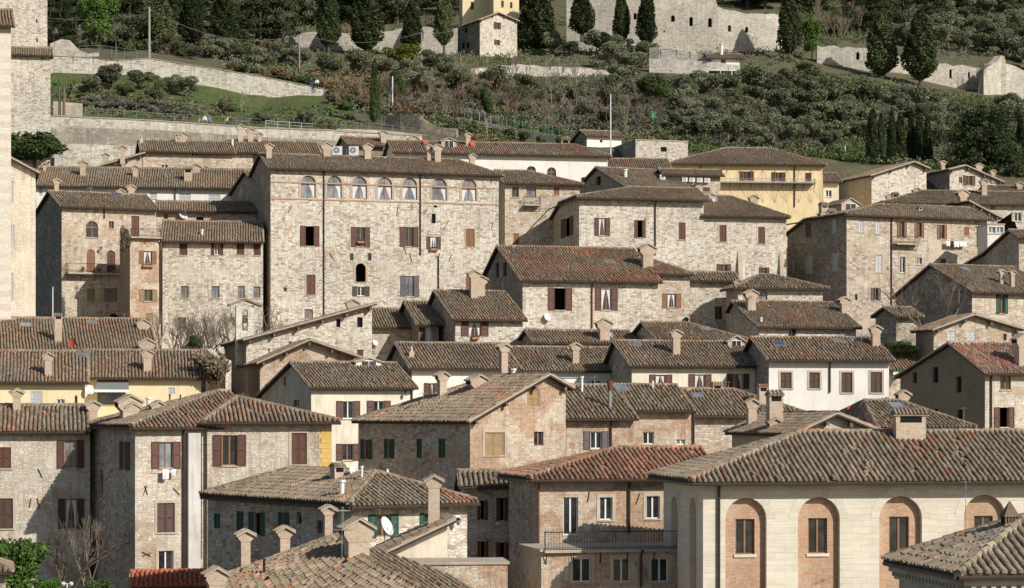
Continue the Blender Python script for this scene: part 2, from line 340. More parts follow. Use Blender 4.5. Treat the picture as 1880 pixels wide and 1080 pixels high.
def caps(mb, a, b, seed, mi=0, r=.15, mort=None):
    L = (b - a).length
    if L < .3: return
    d = (b - a) / L; s = d.cross(Vector((0, 0, 1))).normalized(); up = s.cross(d); rr = random.Random(seed)
    if up.z < 0: up = -up
    if mort is not None: mb.box(a - s * r * .95 - up * .05, d * L, s * r * 1.9, up * .1, mort)
    k = max(1, int(L / .42)); st = L / k
    prof = [(-1, 0), (-.6, .7), (0, 1), (.6, .7), (1, 0)]
    for i in range(k):
        p, q = a + d * st * i, a + d * st * (i + 1.08); z = rr.uniform(-.01, .015); x = s * rr.uniform(-.02, .02)
        A = [p + x + s * u * r + up * (h * r + .05 + z) for u, h in prof]; B = [q + x + s * u * r * .88 + up * (h * r * .85 + .04 + z) for u, h in prof]
        uv = [(i + 500.5 + seed % 31, .5)] * 4
        for j in range(4): mb.poly([A[j], A[j + 1], B[j + 1], B[j]], mi, uv)
        mb.poly(A, mi, uv + uv[:1])
ZM = {}
for q, ox, oy in (('A1', 0, 0), ('A2', 470, 0), ('A3', 940, 0), ('A4', 1400, 0), ('A5', 0, 230), ('A6', 470, 230), ('A7', 940, 230), ('A8', 1400, 230),
    ('B1', 0, 430), ('B2', 380, 430), ('B3', 780, 430), ('B4', 1160, 430), ('B5', 1400, 430), ('B6', 0, 560), ('B7', 380, 560), ('B8', 780, 560), ('C1', 1000, 560), ('C2', 1400, 560)): ZM[q] = (ox, oy, 3.856)
ZM['C3'] = (0, 700, 2.843); ZM['C4'] = (340, 700, 2.843); ZM['C5'] = (620, 740, 3.177); ZM['C6'] = (860, 740, 3.177); ZM['C7'] = (1180, 740, 3.177); ZM['C8'] = (1460, 740, 3.176); ZM['N'] = (0, 0, 1.0)
def zx(z, x): return ZM[z][0] + x / ZM[z][2]
def zy(z, y): return ZM[z][1] + y / ZM[z][2]
class Wall:
    def __init__(s, o, d, L): s.o = Vector((o[0], o[1], 0)); s.d = Vector((d[0], d[1], 0)); s.out = Vector((d[1], -d[0], 0)); s.L = L
    def s_at(s, px): k = k_(px); return (k * s.o.y - s.o.x) / (s.d.x - k * s.d.y)
    def Y(s, t): return s.o.y + t * s.d.y
    def pt(s, t, z, dep=0.0): v = s.o + s.d * t + s.out * dep; v.z = z; return v
    def z_at(s, t, py): return (HY - py) / F * s.Y(t)
def arcpts(s0, s1, zs, zt, n=10):
    c = (s0 + s1) / 2; rx = (s1 - s0) / 2
    return [(c + rx * math.cos(math.pi * i / n), zs + (zt - zs) * math.sin(math.pi * i / n)) for i in range(n + 1)]
def walls_poly(mb, W, poly, holes, mi=0, uo=0, rev=.2, dep=0.0, revmi=None):
    loops = [poly] + holes; pts = [p for l in loops for p in l]
    tri = tessellate_polygon([[Vector((p[0], p[1], 0)) for p in l] for l in loops])
    for t in tri: mb.poly([W.pt(pts[i][0], pts[i][1], dep) for i in t], mi, [(pts[i][0] + uo, pts[i][1]) for i in t])
    for h in holes:
        for i in range(len(h)):
            a, b = h[i], h[(i + 1) % len(h)]
            mb.poly([W.pt(*a, dep), W.pt(*b, dep), W.pt(*b, dep - rev), W.pt(*a, dep - rev)], mi if revmi is None else revmi, [(a[0] + uo, a[1]), (b[0] + uo, b[1]), (b[0] + uo + .2, b[1]), (a[0] + uo + .2, a[1])])
def bar(mb, W, s0, z0, s1, z1, d0, d1, mi=0):
    a = W.pt(s0, z0, d0); mb.box(a, W.d * (s1 - s0), W.out * (d1 - d0), Vector((0, 0, z1 - z0)), mi)
def shutter(W, s0, s1, z0, z1, dep, mat, par, org, panels=2, sag=0.0):
    mb = MB(); w = s1 - s0; fw = min(.07, w * .18); t = .05
    bar(mb, W, s0, z0, s0 + fw, z1, dep, dep + t); bar(mb, W, s1 - fw, z0, s1, z1, dep, dep + t)
    zs = [z0 + (z1 - z0) * i / panels for i in range(panels + 1)]
    for z in zs: bar(mb, W, s0 + fw, max(z0, z - fw * .6), s1 - fw, min(z1, z + fw * .6), dep, dep + t)
    n = max(4, int((z1 - z0) / .11)); h = (z1 - z0) / n
    for i in range(n):
        a = W.pt(s0 + fw, z0 + i * h, dep + t * .8); b = W.pt(s0 + fw, z0 + (i + 1) * h, dep + .004); v = W.d * (w - 2 * fw)
        mb.poly([a, a + v, b + v, b])
    return mb.build('shutter', mat, par, org)
def window(W, x0, y0, x1, y1, t, par, org, holes, z):
    "pixel rectangle on wall W -> opening + window objects"
    x0, x1, y0, y1 = zx(z, x0), zx(z, x1), zy(z, y0), zy(z, y1)
    s0, s1 = W.s_at(x0), W.s_at(x1)
    if s1 < s0: s0, s1 = s1, s0
    sm = (s0 + s1) / 2; zt, zb = W.z_at(sm, y0), W.z_at(sm, y1)
    s0 = max(s0, .06); s1 = min(s1, W.L - .06)
    if s1 - s0 < .15 or zt - zb < .15: return
    ty, fl = t[0], t[1:]
    col = 'sh_r'
    for c in 'rbgokwya':
        if c in fl: col = 'sh_' + c
    fr = 'white_paint' if 'W' in fl else 'fr_brown'; o0, o1 = s0, s1
    if ty == 's':
        q = .27 * (s1 - s0); o0, o1 = s0 + q, s1 - q
    if 'P' in fl and ty != 's': o0 += .0
    arch = ty in 'aAn'
    rev = .3 if ty == 'n' else (.22 if not ty == 'c' else .12)
    H = zt - zb
    if arch:
        rr = min((o1 - o0) / 2, H * .6); loop = [(o0, zb), (o1, zb)] + arcpts(o0, o1, zt - rr, zt)
    else: loop = [(o0, zb), (o1, zb), (o1, zt), (o0, zt)]
    holes.append((loop, rev))
    fb = MB(); win = None; fw = min(.06, (o1 - o0) * .1)
    if ty == 'n':   # blind arch with brick infill and a real opening
        q = fl.split(','); wx0, wy0, wx1, wy1 = [float(v) for v in q[1:5]]
        a, b = W.s_at(zx(z, wx0)), W.s_at(zx(z, wx1)); 
        if a > b: a, b = b, a
        ct, cb = W.z_at((a + b) / 2, zy(z, wy0)), W.z_at((a + b) / 2, zy(z, wy1))
        nb = MB(); walls_poly(nb, W, loop, [[(a, cb), (b, cb), (b, ct), (a, ct)]], 0, 3.3, .18, -.3)
        win0 = nb.build('blind_arch', 'brick', par, org)
        vb = MB(); o2 = arcpts(o0 - .42, o1 + .42, zt - rr, zt + .42, 15); i2 = arcpts(o0, o1, zt - rr, zt, 15)
        for i in range(15):
            vb.poly([W.pt(*i2[i], .004), W.pt(*o2[i], .012), W.pt(*o2[i + 1], .012), W.pt(*i2[i + 1], .004)], 0, [(i * 3.1, 0), (i * 3.1 + .5, 0), (i * 3.1 + .5, .4), (i * 3.1, .4)])
        vb.build('arch_stones', 'ashlar', win0, org)
        W2 = Wall(W.o - W.out * .3, W.d, W.L); hh = []
        _glaz(W2, a, b, cb, ct, False, 'fr_brown', win0, org, .15, 1, 'glass', 'window')
        sb = MB(); bar(sb, W2, a - .08, cb - .14, b + .08, cb, -.05, .07); sb.build('sill', 'ashlar', win0, org)
        return
    if ty in 'sgaA' :
        if 'D' in fl:
            bar(fb, W, o0, zb, o0 + .05, zt - (0 if not arch else rr), -.2, -.14); bar(fb, W, o1 - .05, zb, o1, zt - (0 if not arch else rr), -.2, -.14); win = fb.build('window', fr, par, org)
            pb = MB(); pb.poly([W.pt(p[0], p[1], -1.1) for p in loop]); pb.build('dark_sheet', 'dark', win, org)  # black sheet in place of the unlit room behind
        elif ty == 'A':
            win = MB(); n0 = (o0 + o1) / 2; bar(win, W, n0 - .03, zb, n0 + .03, zt - .05, -.1, -.05); win = win.build('window', col, par, org)
            for a, b in ((o0, n0 - .01), (n0 + .01, o1)):
                lp = [p for p in cliphalf(loop, (lambda p: b - p[0])) ]; lp = cliphalf(lp, lambda p: p[0] - a)
                pb = MB(); pb.poly([W.pt(p[0], p[1], -.1) for p in lp]); 
                for i in range(int(H / .25)): bar(pb, W, a + .04, zb + .1 + i * .25, b - .04, zb + .22 + i * .25, -.1, -.08) if zb + .22 + i * .25 < zt - rr else None
                pb.build('shutter', col, win, org)
        else:
            win = _glaz(W, o0, o1, zb, zt, loop if arch else False, fr, par, org, .16, 1 if (o1 - o0) > .45 else 0, 'glass_sky' if 'S' in fl else 'glass', 'window', H > 1.2)
        if 'C' in fl and win:
            wv = R.uniform(.2, .45); sk = R.random()
            for a, b, e in ((o0 + fw, (o0 + o1) / 2 - .02, 1), ((o0 + o1) / 2 + .02, o1 - fw, 0)):
                if (sk < .16 and e) or sk > .9: continue
                cb = MB(); w = b - a; zt2 = (zt - rr if arch else zt) - .06
                lo = [(a, zb + .05), (a + w * wv, zb + .05), (a + w * .5, (zb + zt2) / 2), (a + w * .95, zt2), (a, zt2)] if e else [(b - w * wv, zb + .05), (b, zb + .05), (b, zt2), (a + w * .05, zt2), (b - w * .5, (zb + zt2) / 2)]
                cb.poly([W.pt(p[0], p[1], -.145) for p in lo]); cb.build('curtain', 'curtain', win, org)
    if ty == 's':
        q = o0 - s0
        shutter(W, s0, o0 - .01, zb - .03, zt + .03, .015, col, win, org); shutter(W, o1 + .01, s1, zb - .03, zt + .03, .015, col, win, org)
    if ty == 'c':
        bar(fb, W, o0, zb, o0 + .03, zt, -.12, -.02); bar(fb, W, o1 - .03, zb, o1, zt, -.12, -.02); bar(fb, W, o0 + .03, zt - .03, o1 - .03, zt, -.12, -.02)
        win = fb.build('window', col, par, org); m = (o0 + o1) / 2
        shutter(W, o0 + .03, m - .006, zb + .01, zt - .03, -.09, col, win, org); shutter(W, m + .006, o1 - .03, zb + .01, zt - .03, -.09, col, win, org)
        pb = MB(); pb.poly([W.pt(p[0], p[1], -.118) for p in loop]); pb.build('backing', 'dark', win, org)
    if ty == 'd':
        bar(fb, W, o0, zb, o1, zb + .04, -.21, -.1); win = fb.build('window', 'wood_beam', par, org)
        pb = MB(); pb.poly([W.pt(p[0], p[1], -.215) for p in loop]); pb.build('pane_or_dark', 'dark', win, org)  # no glass here: black sheet stands in for the unlit opening
    sb = MB()
    if not ('N' in fl) and ty in 'sgca' and (o1 - o0) > .5: bar(sb, W, o0 - .08, zb - .09, o1 + .08, zb - .032, -.05, .07); sb.build('sill', 'mortar', win, org)
    if 'P' in fl or 'B' in fl:
        m = .16 if 'P' in fl else .22; rb = MB(); g = .03
        if arch:
            o2 = arcpts(o0 - m, o1 + m, zt - rr, zt + m); i2 = arcpts(o0, o1, zt - rr, zt)
            for i in range(10): rb.poly([W.pt(*i2[i], g), W.pt(*o2[i], g), W.pt(*o2[i + 1], g), W.pt(*i2[i + 1], g)])
            bar(rb, W, o0 - m, zb, o0, zt - rr, .0, g); bar(rb, W, o1, zb, o1 + m, zt - rr, .0, g)
        elif ty != 's':
            bar(rb, W, o0 - m, zb - .1, o0, zt + m, .0, g); bar(rb, W, o1, zb - .1, o1 + m, zt + m, .0, g); bar(rb, W, o0, zt, o1, zt + m, .0, g)
        rb.build('surround', 'plaster_beige' if 'P' in fl else 'brick_pale', win, org)
    return win
def _glaz(W, a, b, zb, zt, loop, fr, par, org, dep, mull, gm, nm, cross=False):
    fb = MB(); w = min(.06, (b - a) * .11); rr = min((b - a) / 2, (zt - zb) * .6); zc = zt - rr if loop else zt
    bar(fb, W, a, zb, a + w, zc, -dep, -dep + .05); bar(fb, W, b - w, zb, b, zc, -dep, -dep + .05); bar(fb, W, a + w, zb, b - w, zb + w, -dep, -dep + .05)
    bar(fb, W, a + w, zc - w, b - w, zc, -dep, -dep + .05)
    if loop: bar(fb, W, a + w, zc - w * .4, b - w, zc + w * .8, -dep + .002, -dep + .06); bar(fb, W, (a + b) / 2 - w * .5, zc, (a + b) / 2 + w * .5, zt - w, -dep, -dep + .05)
    if mull: m = (a + b) / 2; bar(fb, W, m - w * .7, zb + w, m + w * .7, zc - w, -dep, -dep + .055)
    if loop:
        o2 = arcpts(a, b, zc, zt); i2 = arcpts(a + w, b - w, zc, zt - w)
        for i in range(10): fb.poly([W.pt(*i2[i], -dep + .05), W.pt(*o2[i], -dep + .05), W.pt(*o2[i + 1], -dep + .05), W.pt(*i2[i + 1], -dep + .05)])
    win = fb.build(nm, fr, par, org); pb = MB()
    pb.poly([W.pt(p[0], p[1], -dep + .01) for p in (loop or [(a, zb), (b, zb), (b, zt), (a, zt)])]); pb.build('pane_or_dark', gm, win, org)
    return win
def chimney(mb, b, w, h, U, V, st):
    "b base point (world); U right, V back unit vectors. materials 0 brick 1 tile 2 dark 3 mortar 4 metal"
    Z = Vector((0, 0, 1)); dp = w * (.8 if st != 'b' else .35); b = b - Z * .6; H = h + .6
    if st in 'hH':
        g = w * R.uniform(.2, .36); y0 = b - V * dp / 2; sh = b - U * w / 2 - V * dp / 2
        z1, z2, z3 = H - w * 1.05, H - w * .7, H - w * .42
        if z1 < .3: z1 = .3
        mb.box(sh, U * w, V * dp, Z * z1, 0)
        pr = [(-w / 2, z1), (w / 2, z1), (w / 2 + g, z2), (w / 2 + g, z3), (0, H - .05), (-w / 2 - g, z3), (-w / 2 - g, z2)]
        fr = [y0 + U * p[0] + Z * p[1] - V * .02 for p in pr]; bk = [p + V * (dp + .04) for p in fr]
        mb.poly(fr, 0, [(p[0], p[1]) for p in pr]); mb.poly(bk[::-1], 0)
        for i in range(len(fr)): mb.poly([fr[i], fr[(i + 1) % 7], bk[(i + 1) % 7], bk[i]], 2 if i in (2, 5) else 0)
        for sg in (-1, 1):
            a = y0 + U * sg * (w / 2 + g + .1) + Z * (z3 - .04) - V * .12; c = y0 + Z * (H + .02) - V * .12; t = Z * .07; bb = V * (dp + .24)
            mb.box(a, c - a, bb, t, 1)
            mb.box(a - V * .02 - Z * .02, c - a, V * .04, Z * .07, 3)
            nn = max(2, int(dp / .25))
            for i in range(nn + 1): mb.tube(a + bb * (i + .3) / (nn + .6) + t, c + bb * (i + .3) / (nn + .6) + t, .07, .06, 6, 1)
    elif st in 'fb':
        mb.box(b - U * w / 2 - V * dp / 2, U * w, V * dp, Z * (H - w * (.75 if st == 'f' else .42)), 0)
        z0 = H - w * (.75 if st == 'f' else .42); z1 = H - w * (.35 if st == 'f' else .2)
        mb.box(b - U * w * .42 - V * dp * .42 + Z * z0, U * w * .84, V * dp * .84, Z * (z1 - z0), 2)
        nn = 2 if st == 'f' else 2
        for i in (-1, 1): mb.box(b + U * (i * w * .44 - w * .07) - V * dp * .5 + Z * z0, U * w * .14, V * dp, Z * (z1 - z0), 0)
        n2 = max(4, int(w * 1.2 / .2))
        mb.box(b - U * w * .6 - V * dp * .62 + Z * z1, U * w * 1.2, V * dp * 1.24, Z * .06, 3)
        for sg in (-1, 1):
            for i in range(n2):
                x = b + U * (-w * .58 + w * 1.16 * (i + .5) / n2); a = x + V * sg * dp * .66 + Z * (z1 + .05); c = x + Z * H
                mb.tube(a, c, w * .5 / n2 + .012, w * .5 / n2, 6, 1)
    elif st == 'm':
        mb.tube(b, b + Z * H * .8, w * .3, w * .28, 10, 4); mb.tube(b + Z * H * .72, b + Z * H, w * .3, w * .55, 10, 5)
    elif st == 'w': mb.tube(b, b + Z * H, w / 2, w / 2, 8, 6); mb.tube(b + Z * (H - .12), b + Z * H, w * .75, w * .75, 8, 6)
    elif st == 'p':
        mb.box(b - U * w / 2 - V * dp / 2, U * w, V * dp, Z * (H * .7), 0)
        mb.tube(b + Z * H * .7, b + Z * H * .85, w * .3, w * .2, 8, 4); mb.tube(b + Z * H * .85, b + Z * H, w * .38, w * .1, 8, 4)
    elif st == 'l':   # lantern chimney head
        mb.box(b - U * w * .5 - V * w * .4, U * w, V * w * .8, Z * (H * .42), 0); mb.box(b - U * w * .42 - V * w * .34 + Z * H * .42, U * w * .84, V * w * .68, Z * H * .22, 2)
        for i in range(5):
            for j in (-.4, .34): mb.box(b + U * (-w * .48 + i * w * .225) + V * w * j + Z * H * .42, U * .06, V * .06, Z * H * .22, 7)
        q = [b - U * w * .58 - V * w * .48 + Z * H * .64, b + U * w * .58 - V * w * .48 + Z * H * .64, b + U * w * .58 + V * w * .48 + Z * H * .64, b - U * w * .58 + V * w * .48 + Z * H * .64]; ap = b + Z * H
        mb.poly(q[::-1], 7)
        for i in range(4): mb.poly([q[i], q[(i + 1) % 4], ap], 7)
CHM = ['brick_pale', 'tile_near', 'dark', 'mortar', 'metal_grey', 'metal_rust', 'white_paint', 'wood_beam']
def dish(par, org, c, r, mat, az=35, stem=True):
    mb = MB(); d = Vector((math.sin(rad(az)), -math.cos(rad(az)), .45)).normalized(); x = d.cross(Vector((0, 0, 1))).normalized(); y = d.cross(x)
    rings = [[c + (x * math.cos(a * math.pi / 8) + y * math.sin(a * math.pi / 8) * 1.08) * r * q - d * (r * .3 * (1 - q * q)) for a in range(16)] for q in (.02, .5, 1)]
    for k in range(2):
        for i in range(16): mb.poly([rings[k][i], rings[k][(i + 1) % 16], rings[k + 1][(i + 1) % 16], rings[k + 1][i]]); mb.poly([p - d * .02 for p in (rings[k + 1][i], rings[k + 1][(i + 1) % 16], rings[k][(i + 1) % 16], rings[k][i])])
    mb.tube(c + y * r * (-1 if y.z > 0 else 1), c + d * r * .95, .015, .015, 5, 1); mb.tube(c + d * r * .9, c + d * r * 1.05, .04, .04, 6, 1)
    if stem: mb.tube(c - d * r * .35, c - d * r * .35 - Vector((0, 0, r + .5)), .025, .025, 6, 1)
    return mb.build('satellite_dish', [mat, 'metal_grey'], par, org)
def antenna(par, org, b, h, seed=0):
    rr = random.Random(seed); mb = MB(); Z = Vector((0, 0, 1)); mb.tube(b - Z * .4, b + Z * h, .018, .014, 5)
    for z in ([.95, .7] if h > 2 else [.92]):
        a = rr.uniform(0, 3.1); d = Vector((math.cos(a), math.sin(a), 0)); L = rr.uniform(.6, 1.0) * min(1, h / 2.4); c = b + Z * h * z; e = d.cross(Z)
        mb.tube(c - d * L / 2, c + d * L / 2, .014, .014, 4)
        for i in range(6): q = c + d * L * (i / 5 - .5); w = .2 + .08 * i / 5; mb.tube(q - e * w, q + e * w, .009, .009, 4)
    return mb.build('antenna', 'metal_grey', par, org)
HC = 0
HINFO = {}
def house(nm, label, cat, z, Y, xl, ye, xr, a, base, mat, roof, xb=None, D=9.0, hl=None, hr=None, win=(), lwin=(), ch=(), sky=(), pipes=(), dishes=(), ants=(), tile='tile_old', of=.5, ol=.35, gut=True, lmat=None, strings=(), beams=False, s=.38, z2=None, bands=(), purl=True, key=None, verge=True, balc=(), noclamp=False):
    global HC; HC += 1; seed = HC * 17
    X = lambda v: zx(z, v); Q = lambda v: zy(z, v)
    if not noclamp: a = max(a, math.degrees(math.atan(-k_(X(xr)))) + .6)
    a = rad(a); U = Vector((math.cos(a), math.sin(a), 0)); V = Vector((-math.sin(a), math.cos(a), 0))
    O = Vector((k_(X(xl)) * Y, Y, 0)); k = k_(X(xr)); W_ = (k * O.y - O.x) / (U.x - k * U.y)
    if xb is not None:
        k = k_(X(xb)); D = (k * O.y - O.x) / (V.x - k * V.y)
        if D < 2 or D > 26: print('WARN D', nm, label, round(D, 1)); D = max(4, min(26, D))
    rt = roof[0]; Ye = Y - of * math.cos(a)
    PL = []
    if rt == 'P':
        ze = (HY - Q(ye)) / F * Ye + of * s; kk = (HY - Q(roof[1])) / F; den = s - kk * math.cos(a)
        r = (kk * Y - ze) / den
        if r < 1.2 or r > 16: print('WARN r', label, round(r, 2)); r = max(1.5, min(r, 16))
        if r > D - 1: print('WARN D<r', label, round(D, 1), round(r, 1)); D = r + 1.2
        zr = ze + r * s; s2 = max(.3, min(.6, r * s / max(1, (D - r))));
        PL = [(ze, 0, s), (zr + s2 * r, 0, -s2)]
        if hl: PL.append((ze, (zr - ze) / hl, 0))
        if hr: PL.append((ze + (zr - ze) / hr * W_, -(zr - ze) / hr, 0))
    elif rt == 'Q':
        ze = (HY - Q(ye)) / F * Ye + of * s; PL = [(ze, 0, s), (ze, s, 0), (ze + s * W_, -s, 0), (ze + s * D, 0, -s)]
    elif rt == 'G':
        zl = (HY - Q(ye)) / F * Y; W0 = Wall(O, U, W_); ua = W0.s_at(X(roof[1])); za = W0.z_at(ua, Q(roof[2])); zr_ = W0.z_at(W_, Q(roof[3]))
        PL = [(zl, (za - zl) / ua, 0), (za + (za - zr_) / (W_ - ua) * ua, -(za - zr_) / (W_ - ua), 0)]; ze = min(zl, zr_)
        if hl: PL.append((zl + hl * D, 0, -hl))
    elif rt == 'S':
        zl = (HY - Q(ye)) / F * Y; W0 = Wall(O, U, W_); zr_ = W0.z_at(W_, Q(roof[1])); PL = [(zl, (zr_ - zl) / W_, 0)]; ze = min(zl, zr_)
    elif rt == 'F': ze = (HY - Q(ye)) / F * Y; PL = [(ze, 0, 0)]
    if base is None: zb = ze - 4
    else: zb = (HY - Q(base)) / F * Y
    hgt = lambda u, w: min(p[0] + p[1] * u + p[2] * w for p in PL)
    wd = lambda u, w, zz: O + U * u + V * w + Vector((0, 0, zz))
    c0 = wd(W_ / 2, D / 2, 0); gmin = min(gz(CX + q.x / q.y * F, q.y) for q in (wd(0, 0, 0), wd(W_, 0, 0), wd(0, D, 0), wd(W_, D, 0)))
    zb = min(zb, gmin - .5)
    org = Vector((c0.x, c0.y, zb)); root = empty(nm, org, label, cat)
    # walls
    Ws = [Wall(O, U, W_), Wall(O + V * D, -V, D), Wall(O + U * W_, V, D), Wall(O + U * W_ + V * D, -U, W_)]
    loc = [lambda t: (t, 0), lambda t: (0, D - t), lambda t: (W_, t), lambda t: (W_ - t, D)]
    hs = [[], [], [], []]
    for lst, i in ((win, 0), (lwin, 1)):
        zz = z
        for w in lst:
            if isinstance(w, str): zz = w; continue
            window(Ws[i], *w[:4], w[4], root, org, hs[i], zz)
    mb = MB(); th = .1
    for i in range(4):
        W = Ws[i]; br = {0.0, W.L}
        for p in range(len(PL)):
            for q in range(p):
                f = lambda t: (PL[p][0] + PL[p][1] * loc[i](t)[0] + PL[p][2] * loc[i](t)[1]) - (PL[q][0] + PL[q][1] * loc[i](t)[0] + PL[q][2] * loc[i](t)[1])
                f0, f1 = f(0), f(W.L)
                if f0 * f1 < 0: br.add(W.L * f0 / (f0 - f1))
        tops = [(t, hgt(*loc[i](t)) - (th if rt != 'F' else 0)) for t in sorted(br, reverse=True)]
        poly = [(0, zb), (W.L, zb)] + tops
        mi = 1 if (i == 1 and lmat) else 0  # left wall can take darker stone, so shade is partly in its colour
        good = [h for h in hs[i] if all(zb + .02 < q[1] < hgt(*loc[i](q[0])) - th - .01 for q in h[0])]
        if len(good) < len(hs[i]): print('WARN window outside wall', label, len(hs[i]) - len(good))
        for h, rv in good: pass
        walls_poly(mb, W, poly, [h[0] for h in good], mi, seed * 3.7 + i * 19, .3 if any(h[1] == .3 for h in good) else .24)
    wob = mb.build('wall', [mat, lmat or mat], root, org)
    # roof
    if rt != 'F':
        ot = ol; rect = [(-ot, -of), (W_ + ot, -of), (W_ + ot, D + .3), (-ot, D + .3)]
        rb = MB(); edges = {}
        for i, p in enumerate(PL):
            pl = rect
            for j, q in enumerate(PL):
                if i != j: pl = cliphalf(pl, lambda c: (q[0] + q[1] * c[0] + q[2] * c[1]) - (p[0] + p[1] * c[0] + p[2] * c[1]))
            if len(pl) < 3: continue
            pts = [wd(c[0], c[1], p[0] + p[1] * c[0] + p[2] * c[1]) for c in pl]
            vis = i == 0 or p[2] == 0 or True
            n = tiles(rb, pts, seed + i * 5, 0, TS, TL if i != 1 or rt != 'P' else TL * 2)
            rb.poly(pts, 0, [(j * .3 + 7.1, .5) for j in range(len(pts))]); dn = Vector((0, 0, -.13))
            lowp = [q + dn for q in pts]; rb.poly(lowp[::-1], 1)
            for j in range(len(pts)):
                A, B = pts[j], pts[(j + 1) % len(pts)]; kx = tuple(round(v, 2) for v in ((A + B) / 2)); edges.setdefault(kx, []).append((A, B))
        for kx, l in edges.items():
            A, B = l[0]
            if len(l) > 1: caps(rb, A if A.z < B.z else B, B if A.z < B.z else A, seed, 0, .14, 2)
            else:
                rb.poly([A, B, B + Vector((0, 0, -.13)), A + Vector((0, 0, -.13))], 1)
                if abs(A.z - B.z) > .15 and verge:
                    lo, hi = (A, B) if A.z < B.z else (B, A); d = (hi - lo); inw = (c0 - (A + B) / 2); inw.z = 0; sd = d.cross(Vector((0, 0, 1))).normalized()
                    if sd.dot(inw) < 0: sd = -sd
                    rb.box(lo - sd * .03 + Vector((0, 0, -.02)), d, sd * .16, Vector((0, 0, .1)), 2); caps(rb, lo + sd * .1 + Vector((0, 0, .03)), hi + sd * .1 + Vector((0, 0, .03)), seed + 3, 0, .1)
        rob = rb.build('roof', [tile, 'wood_dark', 'mortar'], root, org)
        if gut and rt in 'PQ':
            for A, B in ((wd(-ot, -of - .06, ze - of * s - .1), wd(W_ + ot, -of - .06, ze - of * s - .1)),) + (((wd(-ot - .06, -of, ze - of * s - .1), wd(-ot - .06, D, ze - of * s - .1)),) if hl or rt == 'Q' else ()):
                gb = MB(); gb.tube(A, B, .075, .075, 6); gb.build('gutter', 'gutter', root, org)
        if rt in 'GS' and purl:   # purlin ends under the gable
            n = max(3, int(W_ / 2))
            for i in range(n + 1):
                pb = MB(); u = .25 + (W_ - .5) * i / n; pb.box(wd(u - .09, -of + .06, hgt(u, 0) - .42), U * .18, V * (of - .05), Vector((0, 0, .22))); pb.build('purlin', 'wood_beam', root, org)
        if rt == 'P' and beams:
            n = int(W_ / .6)
            for i in range(n + 1):
                pb = MB(); u = W_ * i / n; pb.box(wd(u - .05, -of + .04, ze - of * s - .23), U * .1, V * (of - .05), Vector((0, 0, .1))); pb.build('rafter', 'wood_beam', root, org)
    else:
        rb = MB(); rb.box(wd(-.08, -.08, ze), U * (W_ + .16), V * (D + .1), Vector((0, 0, .12))); rob = rb.build('terrace_slab', 'mortar', root, org)
    def hit(px, py):
        best = None
        for i, p in enumerate(PL):
            d = Vector((k_(px), 1, (HY - py) / F)); pu = Vector((U.x, U.y, 0)); pv = Vector((V.x, V.y, 0))
            den = d.z - p[1] * d.dot(pu) - p[2] * d.dot(pv); num = p[0] - p[1] * O.dot(pu) - p[2] * O.dot(pv)
            if abs(den) < 1e-6: continue
            t = num / den; q = d * t; u, w = (q - O).dot(U), (q - O).dot(V)
            if t > 0 and abs(hgt(u, w) - q.z) < .05 and -.8 < u < W_ + .8 and -.8 < w < D + .5 and (best is None or t < best[0]): best = (t, q, p)
        if best is None:
            r_ = D * .45; q = P(px, py, Y + r_); u, w = (q - O).dot(U), (q - O).dot(V); u = max(.5, min(W_ - .5, u)); return wd(u, r_, hgt(u, r_)), PL[0]
        return best[1], best[2]
    zz = z
    for c in ch:
        if isinstance(c, str): zz = c; continue
        px, yb, yt, w = zx(zz, c[0]), zy(zz, c[1]), zy(zz, c[2]), c[3] / ZM[zz][2]; st = c[4] if len(c) > 4 else 'h'
        b, p = hit(px, yb); cm = MB(); chimney(cm, b, w / F * b.y, (yb - yt) / F * b.y, U, V, st); cm.build('chimney', CHM, rob, org)
    for c in sky:
        px, py = X(c[0]), Q(c[1]); b, p = hit(px, py); w = c[2] if len(c) > 2 else .8; nrm = (Vector((0, 0, 1)) - U * p[1] - V * p[2]).normalized(); g = Vector((0, 0, -1)) + nrm * nrm.z; g.normalize(); e = nrm.cross(g)
        sm = MB(); sm.box(b + nrm * .05 - e * w / 2 - g * w * .5, e * w, g * w, nrm * .1, 1); sm.poly([b + nrm * .156 + e * w * i * .43 + g * w * j * .43 for i, j in ((-1, -1), (1, -1), (1, 1), (-1, 1))], 0); sm.build('skylight', [c[3] if len(c) > 3 else 'glass_sky', 'metal_grey'], rob, org)
    for c in pipes:   # x, ytop, ybottom on facade
        W = Ws[0]; t = W.s_at(X(c[0])); pm = MB(); z1, z0 = W.z_at(t, Q(c[1])), W.z_at(t, Q(c[2])); z1 = min(z1, hgt(t, 0) - .25)
        pm.tube(W.pt(t, z0, .1), W.pt(t, z1, .1), .065, .065, 6); pm.tube(W.pt(t, z1, .1), W.pt(t, z1 + .3, of - .05), .055, .055, 6)
        pm.build('downpipe', c[3] if len(c) > 3 else 'gutter', root, org)
    for c in dishes:
        px, py, r = X(c[0]), Q(c[1]), c[2] / ZM[z][2]; m = c[3] if len(c) > 3 else 'white_metal'
        if len(c) > 4 and c[4] == 'w': W = Ws[0]; t = W.s_at(px); p0 = W.pt(t, W.z_at(t, py), .3)
        else: p0, _ = hit(px, py + r); p0 = p0 + Vector((0, 0, r / F * p0.y))
        dish(root, org, p0, r / F * p0.y, m, 35 if HC % 3 else -30)
    for c in ants:
        b, _ = hit(X(c[0]), Q(c[1])); antenna(root, org, b, (c[1] - c[2]) / ZM[z][2] / F * b.y, HC + int(c[0]))
    for y0 in strings:
        W = Ws[0]; z0 = W.z_at(0, Q(y0)); sm = MB(); bar(sm, W, -.03, z0, W.L + .03, z0 + .13, 0, .07); sm.build('string_course', 'brick', root, org)
